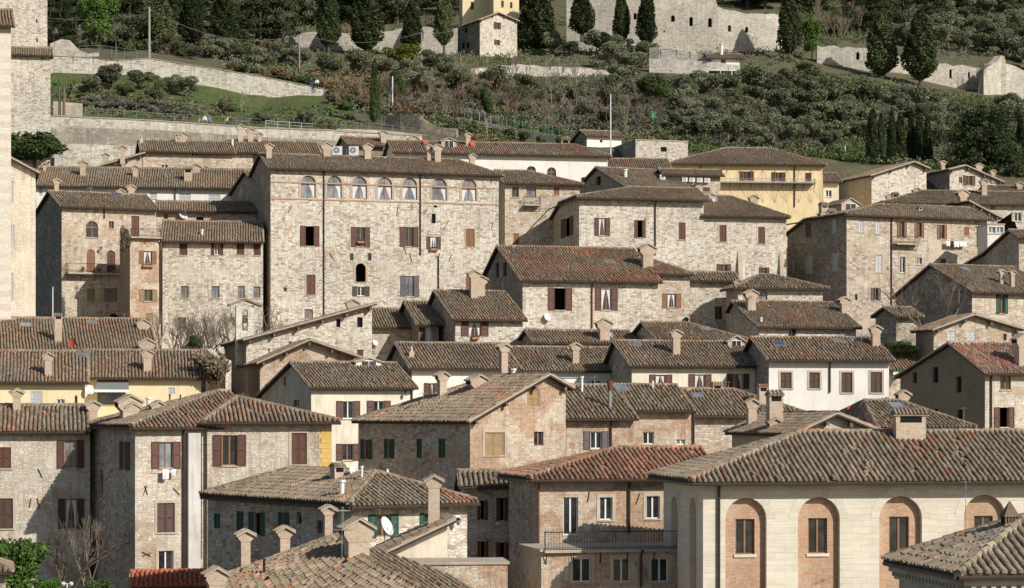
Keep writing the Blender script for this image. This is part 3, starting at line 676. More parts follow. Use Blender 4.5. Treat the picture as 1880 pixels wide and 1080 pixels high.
    for c in balc: balcony(Ws[0], X(c[0]), X(c[1]), Q(c[2]), Q(c[3]), c[4] if len(c) > 4 else .9, root, org, *(c[5:]))
    HINFO[key or label] = dict(root=root, org=org, W=Ws, O=O, U=U, V=V, D=D, L=W_, hgt=hgt, wd=wd, hit=hit, ze=ze, roof=rob)
    return root
def balcony(W, x0, x1, yt, yb, dep, root, org, mat='iron', slab='mortar'):
    s0, s1 = W.s_at(x0), W.s_at(x1); z1, z0 = W.z_at((s0 + s1) / 2, yt), W.z_at((s0 + s1) / 2, yb)
    mb = MB(); bar(mb, W, s0, z0, s1, z0 + .14, .0, dep)
    n = max(2, int((s1 - s0) / 1.3))
    for i in range(n + 1):
        t = s0 + .1 + (s1 - s0 - .2) * i / n; mb.tube(W.pt(t, z0 - .55, .03), W.pt(t, z0, dep * .8), .03, .03, 5, 1)
    b = mb.build('balcony', [slab, 'iron'], root, org)
    rm = MB(); q = [W.pt(s0 + .04, z0 + .14, .0), W.pt(s0 + .04, z0 + .14, dep - .05), W.pt(s1 - .04, z0 + .14, dep - .05), W.pt(s1 - .04, z0 + .14, .0)]; h = Vector((0, 0, z1 - z0 - .14))
    for A, B in zip(q[:-1], q[1:]):
        rm.tube(A + h, B + h, .025, .025, 5); k = max(2, int((B - A).length / .14)); rm.tube(A + h * .12, B + h * .12, .015, .015, 4)
        for i in range(k + 1): p = A + (B - A) * i / k; rm.tube(p, p + h, .012, .012, 4, 0, False)
    rm.build('railing', mat, b, org)
# ================================================================ the palazzo and its neighbours
AR = [(w - 52, t, w + 52, b, 'aBSCN') for w, t, b in ((370, 357, 515), (555, 358, 517), (733, 365, 522), (912, 370, 526), (1088, 373, 528), (1298, 376, 531), (1508, 380, 535))]
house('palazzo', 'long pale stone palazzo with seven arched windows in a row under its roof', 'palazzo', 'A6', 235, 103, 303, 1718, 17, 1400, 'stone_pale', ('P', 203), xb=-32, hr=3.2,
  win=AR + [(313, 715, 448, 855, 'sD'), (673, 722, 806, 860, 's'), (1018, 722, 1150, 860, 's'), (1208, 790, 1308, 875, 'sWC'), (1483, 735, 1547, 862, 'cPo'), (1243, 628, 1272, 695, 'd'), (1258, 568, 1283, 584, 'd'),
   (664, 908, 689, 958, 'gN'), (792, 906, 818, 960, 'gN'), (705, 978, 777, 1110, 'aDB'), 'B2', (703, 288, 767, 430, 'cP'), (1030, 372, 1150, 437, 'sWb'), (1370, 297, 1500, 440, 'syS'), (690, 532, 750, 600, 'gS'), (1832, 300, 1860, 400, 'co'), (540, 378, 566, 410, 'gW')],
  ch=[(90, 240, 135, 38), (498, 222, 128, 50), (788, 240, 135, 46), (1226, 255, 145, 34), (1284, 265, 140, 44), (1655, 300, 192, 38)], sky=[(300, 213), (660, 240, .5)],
  pipes=[(480, 325, 1380), (1163, 350, 920), (1291, 930, 1290)], strings=[405, 522], lmat='stone_grey_or_shade', ants=[(1170, 235, 165), (640, 225, 170)], key='palazzo')
house('stone_house', 'stone house left of the palazzo with an arched window above a long iron balcony', 'house', 'A5', 230, 437, 572, 1100, 25, 1460, 'stone_warm', ('P', 470), xb=253,
  win=[(608, 678, 695, 795, 'a'), (770, 680, 806, 732, 'gB'), (613, 880, 672, 1040, 'Ao'), (757, 885, 816, 1040, 'A'), 'B1', (615, 385, 672, 478, 'ck'), (732, 383, 830, 478, 'skS'), (760, 565, 850, 640, 'aDN'), 'A5', (930, 642, 985, 790, 'cN')],
  ch=[(398, 472, 385, 32), (990, 485, 405, 42), (905, 462, 415, 40)], sky=[(545, 503, .8, 'glass_blue'), (830, 497, 1, 'glass_blue')], lmat='stone_grey_or_shade', pipes=[(738, 590, 660)], balc=[(465, 868, 985, 1060, 1.0)], ants=[(640, 500, 440)], key='L1')
house('stone_house', 'narrow brick and stone house with a railed roof terrace beside the long balcony', 'house', 'A5', 225, 920, 805, 1138, 22, 1500, 'brick_mix', ('F',), xb=848,
  win=[(985, 892, 1108, 980, 'sCo'), 'B1', (987, 392, 1112, 475, 'sk'), (1030, 560, 1082, 680, 'ck')], lmat='brick_dark', pipes=[(1134, 820, 1400)], balc=[(920, 1136, 735, 803, .5, 'iron', 'mortar')], key='L2')
house('stone_house', 'pale stone house with two rows of four small windows against the left of the palazzo', 'house', 'A5', 231, 1143, 822, 1862, 6, 1500, 'stone_pale', ('P', 682), D=8, ol=.1,
  win=[(1270, 838, 1326, 920, 'c'), (1495, 835, 1580, 918, 'sW'), (1675, 838, 1730, 918, 'c'), (1795, 838, 1846, 920, 'c'), 'B1', (1280, 368, 1335, 452, 'gS'), (1498, 368, 1553, 452, 'gS'), (1683, 368, 1733, 452, 'gS'), (1793, 370, 1843, 452, 'gS'), (1258, 590, 1318, 672, 'g')],
  ch=[(1430, 780, 738, 18, 'w')], pipes=[(1147, 830, 1500)], key='L3')
house('stone_house', 'low stone attic with a large white dish on its wall, over the four window house', 'house', 'A5', 241, 1105, 605, 1850, 8, 900, 'stone_warm', ('P', 540), D=7, ol=.1,
  win=[(1160, 625, 1188, 665, 'g'), (1390, 650, 1442, 705, 'dN')], dishes=[(1300, 632, 34, 'white_metal', 'w')], tile='tile_mix', key='L4')
house('row_house', 'long low roofed house with white upper wall and pale shutters left of the palazzo', 'house', 'A5', 251, 255, 430, 1900, 7, 700, 'plaster_white', ('P', 298), D=12,
  win=[(1060, 475, 1110, 520, 'cw'), (1265, 483, 1350, 530, 'cw'), (1475, 492, 1560, 537, 'cw'), (1690, 500, 1775, 542, 'cw'), (275, 440, 300, 500, 'cw')],
  ch=[(587, 360, 258, 38), (957, 370, 290, 34), (1332, 395, 295, 56, 'f'), (300, 292, 235, 22, 'f'), (1385, 540, 480, 46)], sky=[(460, 342, .9), (715, 340, 1)], pipes=[(1240, 480, 540)], ants=[(620, 400, 330), (1180, 380, 310)], key='L5')
house('brick_house', 'orange brick fronted house with six small white windows under the retaining wall', 'house', 'A5', 264, 1012, 182, 1645, 13, 400, 'stone_brick', ('P', 108), xb=890,
  win=[(1140, 280, 1190, 328, 'gW'), (1355, 190, 1405, 220, 'gW'), (1505, 192, 1553, 222, 'gW'), (1360, 300, 1405, 345, 'aW'), (1432, 290, 1478, 330, 'aW'), (1505, 303, 1556, 335, 'gW')],
  ch=[(1000, 128, 70, 24, 'p'), (1292, 122, 55, 46), (1255, 122, 62, 30), (1645, 150, 100, 14, 'w')], lmat='stone_grey_or_shade', dishes=[(1190, 60, 24)], key='L6')
house('stone_house', 'lean-to stone annex with a sloping verge left of the orange brick house', 'house', 'A5', 262, 715, 288, 1008, 4, 360, 'stone_warm', ('S', 205), D=6, ch=[(868, 240, 150, 34), (458, 245, 150, 34)], key='L6b')
house('row_house', 'tile roofed house above the left end of the palazzo roof with a skylight', 'house', 'A5', 268, 1640, 190, 2255, 12, 420, 'stone_warm', ('P', 108), D=9, win=[(1790, 205, 1830, 300, 'g')],
  ch=[(1703, 285, 165, 36), (1775, 335, 238, 36), (1840, 280, 215, 24)], sky=[(1780, 125)], key='L7')
house('stone_house', 'dim side house with a steep roof between the long low roof and the palazzo', 'house', 'A5', 243, 1830, 430, 2000, 22, 700, 'stone_warm', ('P', 330), xb=1640, lmat='stone_grey_or_shade', key='L8')
# ---------------------------------------------------------------- left edge
house('tower_house', 'tall pink and white banded stone building at the left edge of the picture', 'building', 'A1', 205, -220, 172, 78, 14, 2300, 'banded', ('P', 60), D=5, win=[], key='T1', tile='tile_old')
house('stone_house', 'tall plain stone house with grey green shutters beside the banded building', 'house', 'A5', 214, 55, 225, 252, 14, 1400, 'stone_tower', ('S', 330), D=9, win=[(66, 395, 96, 548, 'cwN'), (66, 705, 103, 850, 'cwN'), (66, 1045, 94, 1240, 'cwN')], purl=False, key='T2')
house('fortress_tower', 'great pale ashlar palace block rising out of the picture at the top left corner', 'palace', 'A1', 268, -300, -260, 335, 12, 780, 'stone_clean', ('P', -420), D=7, noclamp=True, win=[(255, 138, 265, 165, 'dN'), (255, 228, 263, 240, 'dN'), (258, 270, 268, 300, 'dN'), (283, 212, 291, 224, 'dN')], key='T3')
house('stone_annex', 'pale stone annex with a thin tiled coping below the great palace block', 'annex', 'A1', 263, 60, 385, 357, 4, 820, 'stone_clean', ('P', 335), D=4, win=[(292, 385, 306, 410, 'dN')], gut=False, key='T4')
# ---------------------------------------------------------------- upper right of the palazzo
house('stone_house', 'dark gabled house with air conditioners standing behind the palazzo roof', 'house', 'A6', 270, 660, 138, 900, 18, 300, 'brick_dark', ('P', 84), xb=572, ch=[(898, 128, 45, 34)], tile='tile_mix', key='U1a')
house('stone_house', 'long white walled house with two dark arched windows behind the palazzo', 'house', 'A6', 263, 980, 190, 2490, 10, 480, 'plaster_white', ('P', 112), D=11, hr=3,
  win=[(300, 190, 340, 200, 'dN'), 'A7', (103, 290, 170, 338, 'aN'), (247, 298, 313, 372, 'aN')], ch=[(1117, 98, 45, 50), (1500, 150, 58, 30), 'A7', (418, 345, 280, 56, 'f'), (473, 300, 240, 14, 'm')], key='U1b', dishes=[(1200, 122, 22, 'red_dish'), (1535, 132, 24, 'red_dish')], tile='tile_mix')
house('stone_house', 'stone and brick house with a small balcony on the right flank of the palazzo', 'house', 'A7', 247, -50, 408, 480, 12, 900, 'stone_warm', ('P', 322), D=12, hr=5,
  win=[(0, 437, 48, 510, 'gB'), (103, 437, 170, 503, 'gS'), (295, 440, 335, 495, 'co'), (10, 765, 50, 845, 'co')], balc=[(80, 195, 510, 575, .8)], key='U2')
house('stone_house', 'small stone house with a broad shaded gable behind the big pale block', 'house', 'A7', 248, 830, 452, 1280, 24, 560, 'stone_warm', ('P', 300), xb=400, lwin=[(478, 368, 508, 405, 'd'), (598, 362, 628, 425, 'd')], ch=[(803, 375, 312, 24, 'w'), (660, 420, 345, 12, 'w')], lmat='stone_grey_or_shade', key='U3')
house('stone_house', 'low house with four air conditioners in a row under its eave', 'house', 'A7', 254, 1080, 348, 1475, 12, 560, 'stone_warm', ('P', 312), D=7, win=[(1165, 425, 1205, 465, 'g'), (1215, 425, 1300, 465, 'g'), (1350, 440, 1400, 470, 'c')], ch=[(1108, 418, 338, 40)], key='U4')
house('stone_block', 'big pale stone block with four brown shuttered windows under a hipped roof', 'building', 'A7', 236, 475, 512, 1358, 12, 1250, 'stone_clean', ('P', 432), xb=240, hl=6.5,
  win=[(585, 657, 693, 780, 'sC'), (868, 673, 946, 795, 'sD'), (1180, 690, 1228, 810, 'c')], lwin=[(350, 658, 432, 788, 'sD')], pipes=[(1013, 560, 920)], lmat='stone_warm', ch=[], ants=[(825, 512, 420)], key='U5', of=.7)
house('stone_block', 'pale stone wing with sloping buttresses at the right of the big block', 'building', 'A7', 239, 1358, 640, 1942, 11, 1250, 'stone_clean', ('P', 500), D=12, hr=4.2,
  win=[(1468, 708, 1518, 825, 'cP'), (1742, 722, 1790, 840, 'cP'), (1450, 985, 1550, 1045, 's'), (1750, 1008, 1820, 1070, 's'), (1185, 985, 1235, 1030, 'c')], ch=[(1415, 495, 455, 30), (1735, 565, 475, 44)], dishes=[(1440, 525, 24)], key='U6')
house('yellow_palace', 'bright yellow building with a grey walkway along its front and hillside behind', 'building', 'A7', 275, 1115, 272, 2200, 4, 700, 'plaster_ochre', ('P', 160), D=13, hl=8, hr=5,
  win=[(1393, 320, 1488, 358, 's'), (1612, 328, 1712, 390, 's'), (1838, 335, 1935, 395, 's'), (2075, 338, 2120, 396, 'cb'), (1300, 320, 1330, 345, 'c')], pipes=[(2000, 300, 580), (1335, 280, 340)], ch=[(1230, 345, 270, 46)], balc=[(1460, 2140, 385, 415, 1.0, 'metal_grey', 'metal_grey')], ants=[(1800, 230, 150)], key='U7', tile='tile_old')
house('cottage', 'little cream cottage with a grey roof at the right end of the yellow building', 'cottage', 'A8', 284, 430, 400, 540, 2, 560, 'plaster_cream', ('P', 342), D=6, win=[(448, 462, 490, 508, 'gW')], key='U8')
house('stone_house', 'gable fronted stone house with an ochre side wall below the tall cypresses', 'house', 'A8', 285, 772, 355, 1160, 20, 620, 'stone_pale', ('G', 1062, 262, 305), xb=515, lmat='plaster_tan', win=[], ch=[(1030, 262, 235, 26, 'f')], key='U9', gut=False)
house('stone_house', 'gabled house with brown barn shutters near the right edge below dark trees', 'house', 'A8', 295, 1325, 312, 1685, 16, 480, 'stone_pale', ('G', 1428, 288, 400), xb=1160, lmat='stone_grey_or_shade', win=[(1390, 367, 1413, 410, 'g'), (1420, 358, 1505, 425, 's')], ch=[(1198, 335, 268, 28), (1530, 428, 275, 36), (1628, 375, 322, 26), (1635, 420, 320, 10, 'w')], key='U10')
house('row_house', 'cream house with three rust coloured shutters at the far right edge', 'house', 'A8', 281, 1588, 462, 1960, 3, 600, 'plaster_cream', ('P', 432), D=8, win=[(1590, 474, 1636, 507, 'co'), (1680, 477, 1724, 510, 'co'), (1768, 480, 1812, 514, 'co')], ch=[(1817, 458, 405, 34)], key='U11')
house('stone_house', 'wide low grey roofed house with a cream wall on the upper right', 'house', 'A8', 262, 860, 550, 1960, 7, 900, 'stone_clean', ('P', 462), D=13, hl=6, win=[(1612, 570, 1645, 600, 'gN'), (1785, 620, 1832, 680, 'gWw'), (1765, 620, 1786, 680, 'cw')], ch=[(905, 575, 492, 36), (1567, 500, 388, 38), (1105, 440, 390, 42), (945, 480, 435, 44, 'f')], sky=[(1400, 515, .8)], dishes=[(945, 545, 22)], ants=[(1300, 520, 440)], key='U12')
house('stone_house', 'narrow house with a dark side wall and roof falling to the right above the laundry', 'house', 'A8', 249, 1465, 548, 1662, 18, 820, 'stone_clean', ('S', 650), xb=1290, lmat='stone_grey_or_shade', ch=[(1250, 615, 500, 52, 'h')], key='U13')
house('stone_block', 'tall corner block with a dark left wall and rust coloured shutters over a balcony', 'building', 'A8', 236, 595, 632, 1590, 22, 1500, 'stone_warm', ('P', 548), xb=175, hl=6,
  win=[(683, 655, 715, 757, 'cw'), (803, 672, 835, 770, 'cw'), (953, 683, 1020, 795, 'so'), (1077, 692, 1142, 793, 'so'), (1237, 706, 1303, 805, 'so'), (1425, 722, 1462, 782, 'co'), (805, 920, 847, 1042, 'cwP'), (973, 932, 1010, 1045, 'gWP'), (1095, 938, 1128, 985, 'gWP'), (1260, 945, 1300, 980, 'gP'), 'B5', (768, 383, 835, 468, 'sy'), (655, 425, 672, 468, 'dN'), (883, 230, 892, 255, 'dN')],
  lwin=[(490, 665, 522, 768, 'cw'), (305, 692, 345, 795, 'cy'), (315, 930, 355, 1052, 'cw'), (492, 908, 533, 1032, 'cw'), (212, 948, 226, 1050, 'cw')], balc=[(925, 1085, 790, 850, .8)], lmat='stone_grey_or_shade', pipes=[(910, 660, 1400), (1522, 720, 860)],
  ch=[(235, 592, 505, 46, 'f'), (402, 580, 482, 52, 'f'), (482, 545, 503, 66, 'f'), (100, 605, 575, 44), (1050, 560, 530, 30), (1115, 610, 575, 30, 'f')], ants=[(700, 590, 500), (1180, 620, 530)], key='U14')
house('glazed_annex', 'white glazed veranda stuck on the right side of the tall corner block', 'veranda', 'A8', 234, 1592, 705, 1712, 3, 950, 'plaster_white', ('F',), D=4, win=[(1600, 720, 1650, 765, 'gWS'), (1655, 720, 1705, 765, 'gWS')], key='U15')
house('stone_house', 'brown walled house cut by the right edge with a low tiled eave', 'house', 'A8', 222, 1815, 795, 1990, 12, 1050, 'stone_warm', ('P', 745), D=8, key='U16')
# ================================================================ middle row
house('stone_house', 'stone house with a red patched roof and an open black window in the middle', 'house', 'B3', 210, 692, 325, 1650, 15, 820, 'stone_pale', ('P', 88), xb=390, tile='tile_patch', s=.42,
  win=[(872, 382, 1042, 537, 'sD'), (1205, 385, 1365, 537, 'sC')], lwin=[(500, 205, 525, 310, 'dN'), (553, 200, 578, 300, 'dN')], pipes=[(1182, 345, 665, 'metal_rust')], ch=[(1573, 240, 75, 74)], dishes=[(862, 588, 27, 'white_metal', 'w')], sky=[(1310, 200, 1.0)], ants=[(1158, 235, 150)], lmat='stone_grey_or_shade', key='M1')
house('stone_house', 'narrow buff house with one curtained window right of the red patched roof', 'house', 'B4', 215, 160, 280, 410, 14, 700, 'stone_warm', ('P', 172), D=8, hr=3, tile='tile_mix', win=[(217, 422, 348, 520, 'sCo'), (262, 615, 308, 645, 'gN')], dishes=[(372, 612, 24, 'iron', 'w')], key='M1b')
house('stone_house', 'pale stone house with a shaded recess and dark door right of the buff house', 'house', 'B4', 219, 412, 328, 735, 6, 760, 'stone_clean', ('P', 272), D=9, win=[(588, 510, 640, 605, 'g')], key='M1c')
house('stone_house', 'low long roofed house with one grey window above the weathered roof', 'house', 'B4', 213, 752, 380, 1352, 9, 640, 'stone_clean', ('P', 288), xb=688, hr=4, hl=3, lmat='brick_pale', win=[(880, 412, 960, 465, 'gS')], ch=[(530, 262, 228, 40)], ol=.5, key='M3')
house('stone_house', 'house with a rust speckled roof and a blank cream wall with a black dish', 'house', 'B4', 205, 900, 655, 1588, 15, 900, 'stone_clean', ('P', 478), xb=742, tile='tile_mix', lmat='stone_warm', ch=[(842, 540, 398, 60), (1502, 565, 450, 48), (915, 628, 590, 16, 'w')], dishes=[(1130, 700, 26, 'iron', 'w')], ants=[(790, 620, 500), (1480, 650, 560)], key='M4')
house('stone_house', 'small stone house with a curtained window and shaded gable below the palazzo', 'house', 'B3', 203, 215, 603, 690, 17, 880, 'stone_pale', ('P', 402), xb=5, s=.42, win=[(258, 622, 450, 720, 'sC')], ch=[(392, 440, 300, 58), (362, 400, 208, 52)], lmat='stone_grey_or_shade', ants=[(595, 600, 540)], key='M2')
house('stone_house', 'low shed house with a ruddy roof beside the sloping church front', 'house', 'B2', 209, 1150, 658, 1500, 12, 900, 'stone_warm', ('P', 530), D=8, gut=True, key='M2b', ants=[(1270, 640, 560)], dishes=[(1190, 770, 22, 'white_metal', 'w')])
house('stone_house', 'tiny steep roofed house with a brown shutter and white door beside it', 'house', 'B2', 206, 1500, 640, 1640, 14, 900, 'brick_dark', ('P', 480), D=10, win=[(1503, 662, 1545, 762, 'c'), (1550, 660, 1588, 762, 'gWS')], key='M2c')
house('church', 'plain brick and stone church with a long sloping roofline and a small bell gable', 'church', 'B2', 198, 278, 745, 1168, 14, 1400, 'stone_clean', ('S', 500), xb=125, lmat='brick_dark', win=[(915, 600, 945, 660, 'dN'), (1063, 590, 1102, 660, 'dN'), (1062, 818, 1106, 862, 'cbN')], ch=[(1075, 500, 432, 60), (285, 745, 745, 1, 'w')][:1], key='church', of=.7)
house('stone_house', 'gable fronted brick annex in front of the church with a dark wooden side', 'house', 'B2', 190, 375, 905, 1060, 13, 1500, 'brick_mix', ('G', 722, 752, 868), xb=240, lmat='wood_beam', ch=[(440, 825, 775, 12, 'm'), (598, 900, 868, 20, 'm')], key='M6', of=.7)
house('plaster_house', 'cream plaster house with a mossy roof and two brown shuttered windows', 'house', 'B7', 178, 738, 582, 1450, 24, 1200, 'plaster_cream', ('P', 408), xb=385, s=.42, lmat='plaster_grey', tile='tile_old', win=[(915, 682, 1083, 805, 'sW'), (1132, 680, 1300, 765, 'sW'), (915, 985, 1075, 1100, 's')], lwin=[(543, 502, 558, 575, 'dN'), (612, 672, 655, 718, 'g')], beams=True, pipes=[(1448, 590, 690)], ants=[(900, 480, 380)], key='M7')
house('plaster_house', 'white plaster house with one window hidden behind a flared chimney', 'house', 'B8', 184, -92, 447, 645, 15, 800, 'plaster_white', ('P', 272), xb=-270, lmat='stone_grey_or_shade', tile='tile_mix', win=[(-5, 555, 95, 662, 'sC')], ch=[(-95, 375, 290, 36, 'p'), (560, 800, 795, 2, 'w')][:1], ants=[(305, 440, 430), (595, 300, 200)], key='M8')
house('plaster_house', 'bluish white house with a white cornice in the middle of the terrace row', 'house', 'B8', 188, 640, 465, 1422, 14, 800, 'plaster_white', ('P', 300), D=11, win=[(1180, 535, 1250, 570, 'gW'), (1150, 540, 1178, 570, 'cw')], ch=[(1066, 415, 275, 46)], ants=[(740, 440, 300), (888, 450, 262), (905, 450, 330)], key='M9')
house('stone_house', 'low roof with a crooked chimney and two white dishes under the open black window', 'house', 'B8', 200, 780, 265, 1480, 14, 420, 'stone_warm', ('P', 180), xb=640, tile='tile_mix', ch=[(1268, 250, 105, 70)], dishes=[(1305, 160, 22), (1318, 215, 24)], ants=[(1410, 180, 90)], key='M9b', lmat='stone_grey_or_shade')
house('plaster_house', 'cream terrace house with three pairs of maroon shutters and a small dormer', 'house', 'C1', 183, 617, 428, 1580, 12, 900, 'plaster_cream', ('P', 258), xb=440, lmat='stone_grey_or_shade', beams=True, win=[(742, 495, 902, 600, 'sC'), (1020, 492, 1180, 592, 'sC'), (1288, 490, 1447, 592, 'sC')], ch=[(930, 350, 182, 52, 'h')], sky=[(640, 283, 1.0)], pipes=[(1572, 440, 610)], ants=[(1180, 330, 240), (760, 330, 230)], key='M10')  # left wall in dark stone, shade put into its colour
house('stone_house', 'low ruddy roof tucked behind the dormered terrace house', 'house', 'C1', 198, 795, 242, 1400, 14, 420, 'stone_warm', ('P', 125), D=8, hr=4, tile='tile_mix', sky=[(1135, 175, 1.0)], key='M10b')
house('plaster_house', 'white terrace house with four framed windows of closed brown shutters', 'house', 'C2', 181, 45, 388, 895, 9, 1000, 'plaster_white', ('P', 232), D=8, lmat='stone_grey_or_shade', tile='tile_mix', win=[(127, 478, 205, 592, 'cPb'), (330, 478, 405, 592, 'cPb'), (558, 478, 635, 622, 'cPb'), (764, 475, 845, 622, 'cPb')], pipes=[(475, 400, 620)], ch=[(800, 295, 150, 56)], sky=[(115, 282, 1.0, 'glass_blue'), (535, 262, 1), (660, 252, 1)], ants=[(430, 320, 220), (700, 330, 200)], key='M11')  # side wall darkened by its stone colour to read as shaded
house('brick_house', 'low brick house with a green awning between the white terrace and the brown gable', 'house', 'C2', 188, 897, 460, 1170, 6, 760, 'stone_warm', ('P', 322), D=7, lmat='stone_grey_or_shade', tile='tile_mix', ch=[(1122, 352, 282, 60)], key='M12')  # dark stone colour stands in for shade on the left wall
house('stone_house', 'large brown gabled house with a bright russet roof at the right', 'house', 'C2', 168, 1575, 483, 2100, 20, 1100, 'stone_near', ('P', 272), xb=975, tile='tile_warm', s=.45, lmat='brick_dark', win=[(1683, 502, 1758, 600, 'g'), (1640, 727, 1780, 865, 'sD')], lwin=[(1062, 478, 1092, 555, 'dN'), (1203, 440, 1243, 552, 'dN'), (1370, 507, 1407, 622, 'dN'), (1374, 742, 1415, 850, 'dN'), (1205, 735, 1240, 760, 'dN')], ch=[(1835, 430, 210, 86)], pipes=[(1615, 500, 870)], ants=[(1600, 400, 230)], key='M13')
house('stone_house', 'stone house with a shaded gable behind a bare tree at the right', 'house', 'B5', 212, 1483, 408, 2050, 24, 900, 'stone_warm', ('P', 218), xb=945, s=.42, lmat='stone_grey_or_shade', win=[(1655, 425, 1735, 562, 'sg')], lwin=[(1060, 300, 1095, 340, 'dN')], ch=[(1690, 358, 258, 28), (1766, 380, 262, 30)], sky=[(1430, 252)], ants=[(1600, 350, 240)], key='M14')
house('stone_house', 'dark gabled stone house cut by the right edge above the shaded gable', 'house', 'B5', 224, 1980, 240, 2300, 32, 600, 'stone_warm', ('P', 85), xb=1345, lmat='stone_grey_or_shade', key='M14b', ch=[(1604, 150, 118, 16, 'w')])
house('brick_house', 'small gable fronted brick house with two white shuttered windows at the right', 'house', 'B5', 188, 1212, 672, 1810, 15, 1000, 'stone_brick', ('G', 1485, 572, 668), xb=1085, lmat='brick_dark', win=[(1308, 688, 1368, 765, 'cwN'), (1448, 685, 1508, 765, 'cwN'), (1703, 705, 1728, 755, 'gN')], key='M15')
house('stone_house', 'tiny lean-to in the shade at the foot of the tall corner block', 'lean-to', 'B5', 202, 945, 580, 1100, 20, 900, 'stone_grey_or_shade', ('P', 520), xb=800, lmat='stone_grey_or_shade', key='M16')
# ================================================================ front rows, left
house('yellow_house', 'pale yellow house at the left edge with white shutters under a tile roof', 'house', 'B6', 180, -80, 545, 600, 9, 1000, 'plaster_yellow', ('P', 328), D=10, tile='tile_mix', win=[(212, 612, 300, 714, 'cwN'), (403, 668, 458, 714, 'gWN'), (528, 640, 548, 705, 'aoN')], ch=[(342, 500, 342, 50), ], sky=[(585, 362, 1.0)], ants=[(120, 530, 440), (85, 530, 470)], dishes=[(635, 600, 34, 'white_metal', 'w')], key='F1a')
house('yellow_house', 'pale yellow house with a grey awning behind the chimneys', 'house', 'B6', 187, 602, 515, 1425, 10, 1000, 'plaster_yellow', ('P', 322), D=10, tile='tile_mix', win=[(690, 612, 890, 705, 'gS'), (1190, 585, 1238, 632, 'cwN')], ch=[(1045, 470, 320, 56)], ants=[(607, 500, 300), (1378, 490, 400)], key='F1b')
house('row_house', 'upper roof with three skylights and a red dish behind the yellow houses', 'house', 'B6', 198, -80, 340, 1095, 14, 800, 'stone_warm', ('P', 92), D=13, tile='tile_mix', ch=[(412, 265, 62, 52, 'f'), (1038, 335, 243, 70), (1228, 310, 245, 66)], sky=[(83, 106, .8), (182, 148, 1.0), (648, 130, 1.0)], dishes=[(508, 268, 36, 'red_dish')], ants=[(880, 105, 60)], key='F2')
house('stone_house', 'weathered stone house wing at the lower left edge with dark shutters', 'house', 'C3', 143, -60, 262, 470, 2, 1300, 'stone_near', ('P', 128), D=8, tile='tile_mix', ol=.0, win=[(-22, 345, 58, 455, 'c'), (298, 308, 440, 452, 'sS'), (-22, 612, 68, 770, 'cPb'), (303, 615, 440, 768, 'sCb')], ch=[(88, 150, 45, 40)], ants=[(200, 180, 60), (330, 190, 95)], key='F3')
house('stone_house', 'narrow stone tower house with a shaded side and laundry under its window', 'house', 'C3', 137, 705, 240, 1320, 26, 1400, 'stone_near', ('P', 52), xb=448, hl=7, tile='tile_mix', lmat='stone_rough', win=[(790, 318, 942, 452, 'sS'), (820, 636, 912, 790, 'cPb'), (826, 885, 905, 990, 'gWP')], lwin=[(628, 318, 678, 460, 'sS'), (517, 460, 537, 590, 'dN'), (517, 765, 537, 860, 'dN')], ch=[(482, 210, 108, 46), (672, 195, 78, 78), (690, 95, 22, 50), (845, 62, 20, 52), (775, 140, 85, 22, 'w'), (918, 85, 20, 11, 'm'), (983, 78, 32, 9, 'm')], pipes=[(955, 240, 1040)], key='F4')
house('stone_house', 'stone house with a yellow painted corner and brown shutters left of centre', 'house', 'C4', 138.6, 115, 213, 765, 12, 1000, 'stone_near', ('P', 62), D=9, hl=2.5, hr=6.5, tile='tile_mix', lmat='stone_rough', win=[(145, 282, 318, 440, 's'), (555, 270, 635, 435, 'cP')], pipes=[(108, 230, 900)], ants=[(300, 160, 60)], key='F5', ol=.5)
house('stone_house', 'low house with a mossy hipped roof and green shutters in the centre foreground', 'house', 'C5', 112, 78, 600, 755, 34, 1200, 'stone_pale', ('Q',), xb=-759, tile='tile_old', lmat='stone_rough', win=[(178, 653, 352, 780, 'sgN'), (478, 645, 570, 780, 'sgN')],
  lwin=['C4', (150, 690, 182, 768, 'cgN'), (268, 678, 305, 790, 'cgN'), (335, 686, 415, 802, 'sgDN'), (490, 688, 541, 782, 'sgDN'), (580, 680, 607, 745, 'aDN'), (685, 727, 718, 795, 'gN')], ch=[(632, 512, 385, 52, 'p'), 'C4', (818, 600, 515, 26, 'w'), (795, 515, 428, 62, 'f'), (922, 516, 442, 12, 'w')], dishes=[(95, 395, 30, 'white_metal')], ants=[(245, 600, 440)], key='F6', of=.6)
house('brick_house', 'tall gabled brick house with ochre shutters and a long dim side wall', 'house', 'C5', 136, 772, 95, 1330, 30, 1200, 'brick_mix', ('G', 1215, -165, -100), xb=120, lmat='stone_rough', win=[(858, 172, 973, 305, 'caP'), (1145, 168, 1200, 250, 'gN'), 'B8', (724, 596, 812, 712, 'caN')],
  lwin=[(137, 215, 200, 325, 'sg'), (275, 212, 330, 320, 'sg'), (460, 208, 490, 320, 'cg'), (588, 208, 628, 320, 'cg')], ch=['B8', (122, 650, 480, 58), (372, 592, 500, 88), (880, 715, 442, 52), (627, 500, 450, 30, 'w')], ants=[(500, 20, -60)], hl=.3, key='F7', of=.5, purl=True)
house('brick_house', 'brick house with grey shutters beside the tall gabled brick house', 'house', 'B8', 144, 1000, 803, 1480, 14, 1300, 'brick_mix', ('P', 572), D=8, win=[(1125, 897, 1300, 1018, 'syW')], ch=[(1112, 625, 505, 18, 'w'), (1310, 735, 535, 46, 'm')], sky=[(1385, 597, 1.0)], ol=.15, pipes=[(1315, 840, 1010)], ants=[(1200, 640, 500)], key='F8')
